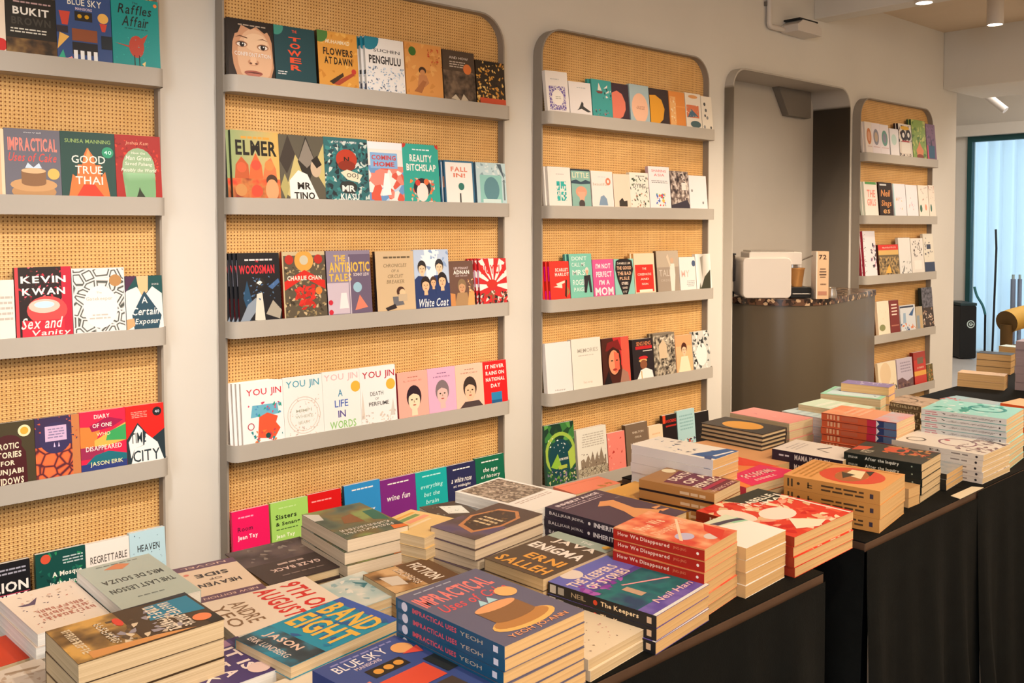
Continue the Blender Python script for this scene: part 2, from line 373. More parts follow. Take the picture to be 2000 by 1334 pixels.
# far wall with the tall glazed opening
XF = 11.0
pl = atx(1892, 268, XF); pt = atx(1892, 246, XF)
wy, wz = pl.y, pl.z
mb = MB()
mb.box((XF, wy, 0), (XF+.2, 7, 3.2), M_WALL)
mb.box((XF, -3.2, wz), (XF+.2, wy, 3.2), M_WALL)
mb.box((XF, -3.2, 0), (XF+.2, wy-2.6, wz), M_WALL)
tag(mb.build('wall_right'), kind='structure')
mb = MB(); mb.box((XF-.12, wy-2.8, wz), (XF, wy+.35, pt.z), M_WALL); tag(mb.build('trim_3', bevel=.003), kind='structure')
mb = MB(); fr = plain('dark_window_frame', '1d4a4c', .4)
mb.box((XF-.03, wy-.05, 0), (XF+.05, wy, wz), fr); mb.box((XF-.03, wy-2.6, wz-.06), (XF+.05, wy-.05, wz), fr)
mb.box((XF-.03, wy-1.35, 0), (XF+.05, wy-1.29, wz-.06), fr); mb.box((XF-.03, wy-2.6, 0), (XF+.05, wy-2.55, wz-.06), fr)
w1 = tag(mb.build('window_1'), kind='structure')
def glass():
    m, nt, b = nodes('window_glass'); b.inputs['Transmission Weight'].default_value = 1; b.inputs['Roughness'].default_value = .02
    b.inputs['Base Color'].default_value = (.8, .95, 1, 1); b.inputs['IOR'].default_value = 1.1; return m
mb = MB(); mb.box((XF+.0, wy-2.55, 0), (XF+.008, wy-.05, wz-.06), glass()); g = mb.build('window_pane', w1)
# sheer curtain outside the glass, folds as geometry
def sheer():
    m, nt, b = nodes('sheer_curtain'); out = nt.nodes['Material Output']
    t = nt.nodes.new('ShaderNodeBsdfTranslucent'); t.inputs[0].default_value = (.9, .94, .98, 1)
    d = nt.nodes.new('ShaderNodeBsdfDiffuse'); d.inputs[0].default_value = (.8, .9, .96, 1)
    mx = nt.nodes.new('ShaderNodeMixShader'); mx.inputs[0].default_value = .35
    lk(nt, t.outputs[0], mx.inputs[1]); lk(nt, d.outputs[0], mx.inputs[2]); lk(nt, mx.outputs[0], out.inputs[0]); return m
mb = MB(); MS = sheer(); n = 130; yy = [wy-2.6+2.7*i/n for i in range(n+1)]
xx = [XF+.22+.035*math.sin(i*.9)+.02*math.sin(i*.37) for i in range(n+1)]
for i in range(n): mb.face([(xx[i], yy[i], .02), (xx[i+1], yy[i+1], .02), (xx[i+1], yy[i+1], wz+.1), (xx[i], yy[i], wz+.1)], MS)
tag(mb.build('curtain', smooth=True), 'pale blue white sheer curtain hanging behind the tall far window', 'curtain')
# alcove: lining band, back panel
mb = MB(); t = .008
inner = rrect(NX0+t, NX1-t, 0, NZT-t, .092, bottom=False)
for i in range(len(arch)-2):
    a, b2, c, d = arch[i], arch[i+1], inner[i+1], inner[i]
    for y0, y1, p, q in ((D-.047, D+.18, a, b2), (D+.18, D-.047, d, c)): mb.face([(p[0], y0, p[1]), (q[0], y0, q[1]), (q[0], y1, q[1]), (p[0], y1, p[1])], M_GREY)
    mb.face([(a[0], D-.047, a[1]), (b2[0], D-.047, b2[1]), (c[0], D-.047, c[1]), (d[0], D-.047, d[1])], M_GREY)
for xa, xb in ((NX0, NX0+t), (NX1-t, NX1)): mb.box((xa, D-.047, 0), (xb, D+.18, NZT-.1), M_GREY if xa == NX0 else M_GREYD)  # right reveal in darker grey: its unlit shade is put into the colour
tag(mb.build('trim_4', smooth=True), kind='structure')
mb = MB(); mb.box((NX0-.02, D+.17, 0), (NX1+.3, D+.25, ZC), M_GREY); tag(mb.build('wall_alcove'), kind='structure')
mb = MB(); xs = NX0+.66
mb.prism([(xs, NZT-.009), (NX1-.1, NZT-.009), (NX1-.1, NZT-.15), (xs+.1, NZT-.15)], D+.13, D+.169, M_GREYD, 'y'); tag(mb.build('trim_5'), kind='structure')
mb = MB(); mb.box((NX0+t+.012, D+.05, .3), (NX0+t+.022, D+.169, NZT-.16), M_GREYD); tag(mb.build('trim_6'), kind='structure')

# ================================================================== display racks
RNAME = ['left rack', 'second rack', 'third rack', 'far rack']; ROWN = ['top', 'second', 'third', 'fourth', 'bottom']
RACK = [dict(x0=-.12, x1=.96, lips=[[(328, 135)], [(327, 386)], [(327, 639)], [(330, 895)]], top=None),
        dict(x0=1.138, x1=2.20, lips=[[(438, 144.8), (996, 204.7)], [(440, 385), (996, 397.3)], [(463, 626), (995, 592.7)], [(463, 868.9), (993, 785.5)]], top=[(835, 0), (945, 25)]),
        dict(x0=2.384, x1=3.42, lips=[[(1058, 212.7), (1396, 253.6)], [(1058, 401), (1396, 408)], [(1056, 584), (1396, 565)], [(1058, 771), (1396, 717.7)]], top=[(1083, 51.5), (1372, 113.8)]),
        dict(x0=4.79, x1=5.69, lips=[[(1692, 295), (1832, 313.6)], [(1691, 418.6), (1832, 424)], [(1691, 540.5), (1832, 528.5)], [(1719, 653.6), (1833, 636.5)], [(1781, 753), (1830, 742)]], top=[(1688, 187), (1814, 214.6)])]
YL = D-.090; YF = D-.047; LIPH = .048
RL = ['grey framed wall rack at the left edge, cane backed, paperbacks on its shelves', 'grey framed cane wall rack between the left rack and third rack, second from left',
      'grey framed cane wall rack just left of the alcove with the counter', 'grey framed cane wall rack right of the alcove, furthest along the wall']
for i, r in enumerate(RACK):
    zs = [sum(aty(u, v, YL).z for u, v in l)/len(l) for l in r['lips']]
    while len(zs) < 5: zs.append(zs[-1]-.35)
    r['z'] = zs
    zt = sum(aty(u, v, YF).z for u, v in r['top'])/2 if r['top'] else None
    r['zt'] = zt
RACK[0]['zt'] = RACK[1]['zt']
for i, r in enumerate(RACK):
    x0, x1, zs, zt = r['x0'], r['x1'], r['z'], r['zt']
    root = empty('display_rack', ((x0+x1)/2, D, 0), RL[i], 'bookshelf', 'cane backed display racks on the wall')
    ox = (x0+x1)/2; zb = .25
    O = rrect(x0-ox, x1-ox, zb, zt, .11); I = rrect(x0-ox+.006, x1-ox-.006, zb+.006, zt-.006, .104)
    mb = MB(); n = len(O)
    for k in range(n):
        a, b2, c, d = O[k], O[(k+1) % n], I[(k+1) % n], I[k]
        mb.face([(a[0], -.047, a[1]), (b2[0], -.047, b2[1]), (b2[0], -.001, b2[1]), (a[0], -.001, a[1])], M_FRAME)
        mb.face([(d[0], -.047, d[1]), (c[0], -.047, c[1]), (c[0], -.001, c[1]), (d[0], -.001, d[1])], M_FRAME)
        mb.face([(a[0], -.047, a[1]), (b2[0], -.047, b2[1]), (c[0], -.047, c[1]), (d[0], -.047, d[1])], M_FRAME)
    mb.build('frame', root, smooth=True)
    mb = MB(); mb.prism(I, -.018, -.002, M_CANE, 'y'); mb.build('cane_panel', root)
    for z in zs:
        mb = MB(); R = .028; yl = -.090
        def prof(e):
            p = [(x0-ox+e, -.047)]
            for k in range(7):
                a = math.pi+math.pi/2*k/6; p.append((x0-ox+R+(R-e)*math.cos(a), yl+R+(R-e)*math.sin(a)))
            for k in range(7):
                a = math.pi*1.5+math.pi/2*k/6; p.append((x1-ox-R+(R-e)*math.cos(a), yl+R+(R-e)*math.sin(a)))
            return p+[(x1-ox-e, -.047)]
        A, B = prof(0), prof(.004); za, zc = z-LIPH, z
        for k in range(len(A)-1):
            a, b2, c, d = A[k], A[k+1], B[k+1], B[k]
            mb.face([(a[0], a[1], za), (b2[0], b2[1], za), (b2[0], b2[1], zc), (a[0], a[1], zc)], M_GREY)
            mb.face([(c[0], c[1], za), (d[0], d[1], za), (d[0], d[1], zc), (c[0], c[1], zc)], M_GREY)
            mb.face([(a[0], a[1], zc), (b2[0], b2[1], zc), (c[0], c[1], zc), (d[0], d[1], zc)], M_GREY)
        bot = B+[(x1-ox-.007, -.019), (x0-ox+.007, -.019)]
        m2 = MB(); m2.prism(bot, za+.001, za+.005, M_GREY, 'z')
        so = m2.build('shelf', root); mb.build('shelf_lip', so, smooth=True)

WHT = 'eee8e0'
def shelf_row(ri, row, items):
    r = RACK[ri]; zf = r['z'][row]-LIPH+.0055; a = math.radians(5.2); sa, ca = math.sin(a), math.cos(a)
    suffix = ' on %s shelf of %s' % (ROWN[row], RNAME[ri]); grp = 'books on the %s shelf of the %s' % (ROWN[row], RNAME[ri])
    prev = -9
    for it in items:
        u0, u1, v0, desc, bg, fr = it[:6]; op = it[6] if len(it) > 6 else {}
        th = op.get('th', .016); back = op.get('back', 0)
        yb = YL+.0105+back
        ym = yb+.006
        xa = aty(u0, v0+50, ym).x; xb = aty(u1, v0+50, ym).x
        zt = aty(u0 if v0 > 440 else u0, v0, yb+.014).z
        nb = op.get('n', 0); xa = max(xa, r['x0']+.006+.0085*nb); xb = min(xb, r['x1']-.008)
        xa = max(xa, prev+.0006)
        w = max(xb-xa-.0006, .02); h = (zt-zf)/ca
        if 'h' in op: h = op['h']
        roll = math.radians(op.get('roll', 0))
        sbg = op.get('sbg', bg); pg = op.get('pg', P_WHITE)
        ms = book_meshes(w, h, th, fr, op.get('sp', ''), bg, sbg, pg, op.get('hard', False), .038)
        mw = Matrix(((1, 0, 0, xa), (0, sa, -ca, yb+th*ca), (0, ca, sa, zf), (0, 0, 0, 1)))
        if roll: mw = mw @ Matrix.Rotation(roll, 4, 'Z')
        nm = 'hardcover_book' if op.get('hard') else 'paperback_book'
        put_book(nm, ms, mw, desc+suffix, 'book', grp)
        for c in range(op.get('n', 0)):
            m2 = mw.copy(); m2.translation = mw.translation+Vector((-.0085*(c+1), (th+.0005)*ca*(c+1), 0))
            nn = ['first', 'second', 'third', 'fourth'][c]
            short = ' '.join(desc.split()[:6])
            put_book(nm, ms, m2, '%s copy behind %s%s' % (nn, short, suffix), 'book', grp)
        if not back: prev = xa+w
K = {'n': 2, 'th': .0115}
# ---- left rack
shelf_row(0, 0, [
 (-62, 11, -40, 'cream paperback with a small red bird', 'ead9c4', 'C .85 .12 .2 c22;L .1 .3 .7 .6 4 c98'),
 (12, 111, -13, 'black paperback with BUKIT in pale letters', '16130f', 'R 0 0 1 .28 n(2a1d12,5c4022,8a6a3a,30);B .5 .74 .72 .13 e8e4dc BUKIT;B .5 .57 .78 .13 3c3832 BROWN;L .08 .36 .8 .46 2 d8d4c8;L .1 .86 .9 .92 1 b99'),
 (111, 219, -18, 'blue paperback with cup and piano key pictures', '2f4a80', 'T .52 .88 .62 .1 f0ead8 BLUE SKY;T .5 .78 .3 .04 dcd MANSIONS;P c43 .05 .72 .25 .72 .2 .52 .1 .52;C .85 .68 .1 e8b45a;P c43 .78 .6 .92 .6 .88 .48 .82 .48;R .33 .6 .65 .74 1b1a1e;C .42 .67 .04 c90;C .55 .67 .04 c90;R .27 .3 .73 .48 8a4a2c;R .27 .1 .73 .28 181820;R .29 .02 .36 .16 eee;R .41 .02 .48 .16 eee;R .53 .02 .6 .16 eee;R .65 .02 .72 .16 eee;P e8b45a .0 .15 .05 .4 .22 .35;R .0 .4 .2 .5 2a2430;R .8 .22 1 .42 14202c;P 3a8 .0 .0 .1 .15 .15 .0;P e99 .1 0 .25 .06 .3 0'),
 (220, 322, -10, 'teal paperback with ornate black lettering and a red bird', '0d918e', 'T .5 .93 .12 .03 222 The;I .5 .83 .7 .14 101c1c Raffles;I .5 .66 .55 .15 101c1c Affair;L .25 .54 .75 .57 1 0b5a58;E .5 .3 .16 .16 b8402c;P b8402c .55 .4 .75 .5 .66 .36;P b8402c .05 .33 .4 .3 .4 .27;R .44 .03 .46 .18 222;R .54 .03 .56 .18 222;P ec8 .6 .06 .68 .1 .66 .02;C .93 .93 .04 e84;S 0 .1 1 .5 14 .02 2ab8b0')])
shelf_row(0, 1, [
 (-60, 10, 248, 'cream paperback with a peach edge', 'f0d2b0', 'R .7 0 .9 1 f4b08a'),
 (10, 120, 250, 'grey paperback with pink letters and layer cake', '6a6874', 'B .5 .77 .88 .2 f0887a IMPRACTICAL;I .5 .58 .86 .13 d9504a Uses of Cake;T .5 .95 .3 .02 ddd novel;E .5 .07 .4 .12 b98a5a;E .5 .17 .42 .1 c99a68;R .28 .2 .72 .38 8a6240;E .5 .2 .22 .05 8a6240;E .5 .38 .22 .04 dcb488;P cde .35 .42 .4 .5 .5 .43 .6 .5 .65 .42;C .86 .34 .11 e8b860', {'sbg': '1d5a78'}),
 (120, 227, 256, 'dark green paperback with flames and white letters', '1b4640', 'T .5 .86 .84 .06 9ab86a SUNISA MANNING;P f0783a .12 0 .2 .35 .28 .3 .3 .5 .38 .5 .42 .66 .48 .76 .52 .72 .6 .62 .62 .5 .72 .5 .72 .32 .8 .4 .88 0;P e03a20 .25 0 .4 .2 .6 .2 .78 0;P f8a060 .42 .55 .5 .76 .56 .58;T .5 .58 .62 .12 f4ece0 GOOD;T .5 .42 .5 .12 f4ece0 TRUE;T .5 .26 .5 .12 f4ece0 THAI;C .86 .7 .11 2a9a72;T .86 .7 .14 .06 cfe 40'),
 (227, 327, 263, 'red paperback with a pale green landscape arch', 'a8201c', 'S 0 0 1 .95 60 .07 e03a28+8c1814;E .5 .48 .36 .32 9cb890;R .14 0 .86 .4 e(7aa878,9cc89a,8);P a8201c 0 0 .2 0 .14 .4 0 .45;P a8201c 1 0 .85 0 .88 .4 1 .45;I .48 .87 .5 .07 e8a080 Joshua Kam;T .5 .72 .3 .04 eed How the;I .5 .64 .55 .07 eed Man Green;I .5 .54 .6 .07 eed Saved Pahang;I .5 .44 .76 .07 eed Possibly the World;P 2a3020 .42 .0 .48 .12 .5 .18 .53 .12 .62 .02')])
shelf_row(0, 2, [
 (-40, 30, 550, 'pale paperback with thin grey lettering', 'ece4da', 'L .3 .3 .95 .75 5 c4b8ac'),
 (31, 142, 524, 'black and red paperback with neon glow', '22161a', 'S 0 .5 1 1 30 .05 c8283c+5a1420+f06070;R .82 0 1 1 c01c38;R 0 0 .06 1 d04048;E .55 .38 .36 .2 e84a4a;E .5 .44 .28 .1 f4c0b0;E .5 .46 .18 .05 bfe4ea;R .1 0 .85 .24 d8283c;B .5 .82 .8 .1 f4eee8 KEVIN;B .5 .65 .76 .1 f4eee8 KWAN;I .45 .2 .7 .16 f8e4dc Sex and;I .6 .05 .7 .1 f8e4dc Vanity', {'roll': 0}),
 (143, 246, 526, 'white paperback with a grey coiling snake border', 'e4e0dc', 'R .02 .02 .98 .98 e(e4e0dc,4a4e48,4a4e48,e4e0dc,36);E .52 .4 .33 .33 e8e4e2;T .5 .52 .5 .07 c0b49c Gatekeeper;L .3 .2 .7 .3 2 c4bcb0;C .82 .8 .12 b48450;T .5 .62 .1 .03 c0b49c The', {'sbg': 'ddd'}),
 (247, 328, 541, 'dark green paperback with a white shirt figure', '0f4a4c', 'P e6e2de 0 .72 .3 .8 .5 .62 .72 .8 .98 .66 1 0 0 0;P e8b888 .3 1 .62 1 .6 .72 .45 .6 .35 .75;P 24485a .5 .72 .95 .25 .85 0 .2 0 .15 .28;T .5 .55 .16 .12 f0ece4 A;I .52 .34 .72 .14 f0ece4 Certain;I .6 .14 .74 .13 f0ece4 Exposure;P 4a2848 0 1 .3 1 .05 .75 0 .7;P d8a070 0 .2 .2 .22 .22 .08 0 .0;T .8 .84 .2 .03 ccc 2012')])
shelf_row(0, 3, [
 (-22, 70, 832, 'dark brown paperback with cream block lettering', '453c28', 'P 48161c 0 0 .82 0 .8 .5 .55 .78 .3 .78 0 .5;E .42 .66 .3 .14 4a1c22;C .78 .84 .14 e8dcb0;C .78 .84 .09 d8a83c;B .4 .62 .5 .1 eadcc0 EROTIC;B .4 .48 .6 .1 eadcc0 STORIES;B .4 .35 .3 .08 eadcc0 FOR;B .4 .2 .66 .11 eadcc0 PUNJABI;B .4 .06 .66 .11 eadcc0 WIDOWS'),
 (70, 158, 820, 'indigo paperback with orange brickwork and lilac label', '3a2c50', 'R 0 0 1 .52 e(5a2430,d8623a,e0703f,40);R .82 0 1 1 c47a48;S 0 .5 .95 1 26 .05 c8583a+3a2c50;E .45 .65 .36 .26 38305a;R .22 .6 .7 .85 d0b0d0;L .27 .64 .65 .82 4 8a7aa0;P ece .4 .5 .42 .58 .44 .5;P ece .5 .5 .52 .58 .54 .5', {'pg': P_CREAM}),
 (158, 248, 808, 'red and rainbow paperback with capital letters', 'e02048', 'P f0803a 0 .75 .45 .72 .3 .4 0 .3;P d8b050 .3 .5 1 .75 1 .45 .3 .35;P 3aa05a .6 .62 1 .72 1 .45 .55 .48;P a0144a .25 .65 .7 .7 .95 .8 .6 .88 .2 .75;P 9a2850 0 .4 .5 .4 .5 .2 0 .2;P 1a6a78 0 .05 .3 .25 .6 .3 1 .22 1 0 0 0;R 0 0 1 .12 2a3a78;T .48 .9 .34 .07 f4e8e0 DIARY;T .48 .75 .42 .07 f4e8e0 OF ONE;T .5 .6 .3 .06 f4e4b0 WHO;T .5 .37 .78 .08 f4e8e0 DISAPPEARED;T .55 .1 .72 .09 e8e0a8 JASON ERIK', {'pg': P_WHITE}),
 (248, 328, 796, 'bright red paperback with white tower lettering', 'e8201c', 'P 24343c .55 .35 1 .55 1 0 .5 0;P 24343c 0 .42 .3 .7 .75 .3 .8 0 0 0;P f2ece6 .05 .38 .3 .66 .42 .56 .42 .3 .2 .26 .1 .1;P f2ece6 .5 .5 .8 .32 .96 .0 .1 0 .2 .26 .45 .3;T .3 .44 .4 .18 24343c TIME;T .5 .12 .7 .2 24343c CITY;C .82 .86 .12 1c2428;T .82 .86 .12 .05 dde 40;L .1 .78 .55 .9 4 f0a090')])
shelf_row(0, 4, [
 (-25, 62, 1110, 'black paperback with red outlined city lettering', '17161c', 'B .55 .62 .8 .16 f2ece6 LION;R .2 .5 .98 .51 d04060;B .52 .42 .8 .16 f2ece6 CITY;L .15 .8 .9 .92 2 aab', {'pg': P_WHITE}),
 (72, 170, 1086, 'deep green paperback with white title and red flower', '0f4a44', 'S 0 .2 1 1 22 .09 1a6a58+0c3634+2a8a5a;C .2 .9 .1 d8553a;B .62 .62 .6 .1 f0ece0 A Mosque;B .62 .48 .7 .09 f0ece0 in the Jungle;L .5 .76 .95 .9 3 bcc', {'pg': P_WHITE}),
 (170, 256, 1066, 'cream paperback lettered with a tall thin word', 'ece4dc', 'T .52 .72 .84 .12 4a4038 REGRETTABLE;T .5 .5 .6 .1 4a4038 THINGS', {'pg': P_WHITE}),
 (256, 335, 1044, 'pale blue paperback patterned with tiny dark birds', 'b8d8e4', 'S .05 .1 .95 .95 16 .035 28466a;T .52 .72 .62 .11 222 HEAVEN', {'pg': P_WHITE})])
# ---- second rack
shelf_row(1, 0, [
 (441, 537, 33, 'close up photo cover of a child face', '2a1c16', 'E .54 .4 .46 .62 c89470;E .57 .36 .38 .5 dcb08c;E .6 .62 .26 .16 e6c09c;P 1c120e 0 1 1 1 1 .8 .92 .86 .8 .8 .62 .9 .5 .84 .3 .9 .22 .76 .1 .72 .06 .5 0 .2;P 1c120e .94 1 1 1 1 0 .97 .3;E .29 .57 .13 .055 a87454;E .29 .565 .1 .038 e8dcd0;C .3 .565 .052 1c100c;C .315 .58 .014 f0f0f0;P 2a1812 .17 .575 .24 .61 .34 .61 .41 .575 .34 .595 .24 .595;E .75 .55 .13 .055 a87454;E .75 .545 .1 .038 e8dcd0;C .75 .545 .052 1c100c;C .765 .56 .014 f0f0f0;P 2a1812 .64 .555 .7 .59 .8 .59 .87 .56 .8 .575 .7 .575;P 6a4430 .16 .68 .26 .72 .42 .69 .42 .675 .26 .7;P 6a4430 .62 .67 .76 .7 .88 .66 .76 .685;E .53 .27 .12 .055 c08a68;E .53 .3 .07 .08 e6bc98;E .47 .25 .03 .014 5a3024;E .59 .25 .03 .014 5a3024;E .52 .08 .2 .045 a0584a;E .52 .05 .15 .03 b8705e;P 5a2c26 .34 .085 .52 .1 .72 .085 .52 .075;T .52 .4 .78 .07 f0e8e0 CONFRONTATION;L .2 .88 .85 .93 1 a98', {'th': .02}),
 (538, 618, 48, 'dark teal paperback with orange red block letters', '16424a', 'C .05 .97 .18 3a8a7a;T .5 .92 .12 .05 e0502c THE;B .5 .78 .3 .07 e0502c T;B .5 .66 .26 .1 e0502c O;B .48 .53 .34 .1 e0502c W;B .5 .4 .28 .1 e0502c E;B .5 .27 .26 .1 e0502c R;L .05 .12 .28 .2 2 ccc'),
 (623, 701, 58, 'golden orange paperback with slanted black lettering', 'd89840', 'S 0 0 1 1 18 .12 e4ac54+c88430;C .06 .95 .2 4a7a3a;I .5 .82 .6 .07 f2e2c0 MUHAMMAD;B .5 .64 .74 .13 22180e FLOWERS;B .5 .48 .7 .13 22180e AT DAWN;P a8442c .3 .06 .85 .3 .9 .26 .5 .05;C .88 .32 .06 c03a30;P 3a2818 .25 .1 .6 .28 .62 .22 .35 .06', {'sbg': '2a2016'}),
 (716, 792, 70, 'white paperback with blue corner and wave drawings', 'ece8e4', 'C .1 .98 .26 1f7f96;T .55 .77 .68 .06 444 SUCHEN;B .5 .6 .82 .15 2c2a2c PENGHULU;S .02 0 .98 .48 60 .05 9ab0c8+c8d4e0+6a7a90', {'n': 2, 'th': .0115, 'sbg': 'd8d4cc', 'sp': 'R .02 0 .14 1 1f7f96;R .5 0 .56 1 222;R .7 .0 .9 1 556'}),
 (794, 866, 81, 'orange paperback with a crouching boy drawing', 'dc9850', 'S 0 0 1 1 14 .14 e4a860+d08c44;C .2 .84 .1 3a6a2c;E .45 .5 .1 .07 3a2418;E .45 .46 .07 .06 c88a58;P c08050 .35 .42 .55 .42 .62 .28 .5 .2 .3 .2;P a8683c .2 .1 .45 .32 .55 .3 .4 .08;S .6 .6 1 .95 12 .05 c84a2c+b86a30'),
 (868, 930, 96, 'dark brown paperback with an orange round sticker', '4c3c30', 'R 0 0 1 .6 n(2e241e,5c4a3c,7a6450,34);T .5 .86 .6 .05 d8ccc0 AND HOW;L .2 .66 .7 .8 3 c8b8a8;C .76 .66 .13 dc7838;P c8b8a0 .2 .05 .35 .14 .5 .02;P c8b8a0 .5 .02 .6 .16 .75 .04'),
 (932, 988, 117, 'black and gold paperback crowded with figures', '2a1d12', 'S 0 0 1 1 70 .09 d8a040+c88a34+3a2614+e8c070;R .1 0 1 .16 c84a28;R .3 .92 .7 1 1a1410', {'th': .014})])
shelf_row(1, 1, [
 (450, 548, 253, 'green and gold comic with bold black title', '8c9a62', 'R 0 0 1 1 h(9aa872,b8b078,d8b060,1);L .2 .86 .85 .94 1 e0a040;B .52 .75 .86 .22 17140f ELMER;P c05a30 .02 .1 .08 .5 .2 .62 .34 .5 .36 .1;P e86838 .3 .08 .38 .5 .5 .68 .62 .5 .66 .1;P e87848 .6 .2 .7 .55 .82 .62 .92 .45 .95 .15;C .2 .46 .1 d8603a;C .5 .5 .1 e0503a;C .78 .5 .1 f08848;R 0 0 1 .3 n(e0402c,c87840,8a3424,24);C .5 .12 .12 e84a34;C .82 .28 .12 4a3024;E .82 .14 .14 .16 d8a070;C .17 .13 .12 c88a50', {'th': .0125, 'n': 1, 'sbg': '24302c'}),
 (548, 636, 262, 'black and cream diamond patterned comic', '5c5648', 'P c8b878 .1 .1 .35 .7 .55 .45 .3 .0;P 2c2824 .4 .6 .6 1 .8 .6 .6 .2;P 8a8074 .42 .62 .6 .95 .78 .62 .6 .5;P c8b878 .75 .5 1 .9 1 .2;P 3c342e 0 .6 .2 1 .35 .7 .15 .4;P b0a468 0 .2 .1 .4 .2 .2 .1 .0;E .8 .5 .12 .14 c8b094;P 241f1c .7 .62 .84 .7 .94 .56 .82 .5;P f0ece4 .2 0 .2 .3 .4 .46 .6 .4 .85 0;B .52 .22 .3 .11 1c1814 MR;B .52 .07 .46 .11 1c1814 TINO', {'th': .0125}),
 (636, 722, 267, 'teal striped comic with a red cap', '2f6a6e', 'S 0 0 1 .95 110 .1 1f2c34+3a8a8a+c8d4cc+274850;T .5 .93 .5 .03 ddd OF SINGAPORE;E .5 .66 .24 .16 b83a24;B .5 .66 .12 .08 241814 N;E .5 .56 .2 .08 8a2c1c;P e8dcc0 .35 .45 .5 .5 .85 .42 .75 .3 .5 .34;T .62 .4 .26 .09 2a2420 OOJ;E .52 .22 .2 .1 303434;B .52 .2 .3 .1 f2eee6 MR;B .54 .07 .42 .1 f2eee6 KIASU', {'th': .0125}),
 (722, 790, 276, 'white and red comic with blue title panel', 'ece4dc', 'R 0 .88 1 1 f2ecf0;R 0 0 1 .6 v(d85a48,6a98c8,f0e8e0,e08878,b8d0e4,44);R .06 .56 .84 .82 84b0dc;B .45 .74 .7 .08 c84848 COMING;B .45 .63 .6 .08 c84848 HOME;P f8f4f0 .35 .1 .45 .48 .58 .48 .62 .12', {'th': .012}),
 (790, 860, 280, 'turquoise comic with arched white title', '2fa898', 'C 0 1 .1 c03a30;C 1 1 .1 c03a30;L .25 .88 .75 .93 1 dee;B .5 .76 .62 .12 f4f0e8 REALITY;B .5 .6 .82 .12 f4f0e8 BITCHSLAP;S .15 0 .85 .42 26 .08 e88848+e0604a+f0c8b0;E .5 .26 .24 .16 2a2430;E .5 .18 .16 .16 f0e4da;C .38 .34 .07 d04038;C .62 .36 .07 e07040', {'th': .012}),
 (870, 928, 313, 'white paperback in a blue border', '2f6888', 'R .04 0 .94 .96 f0ece4;B .5 .8 .56 .11 e08068 FALL;B .5 .66 .4 .1 e08068 IN!;C .55 .4 .1 2c7468;R .48 0 .53 .24 444', {'n': 2, 'th': .0115, 'sbg': '2a5878', 'sp': 'R .3 .2 .5 .8 c86'}),
 (932, 990, 317, 'pale aqua paperback with a grey tank picture', 'bcd4d8', 'S 0 .5 1 1 16 .1 d8e4e4+8aa4ac;R .12 .04 .85 .7 8cc4bc;E .5 .36 .26 .3 5a8a94;R .2 0 .8 .12 d0e4e0;P 4a5c68 .7 .98 .85 .98 .95 .6;R .9 .1 .95 .6 6a7c80', {'th': .012, 'n': 1, 'sbg': '3f5a70'})])
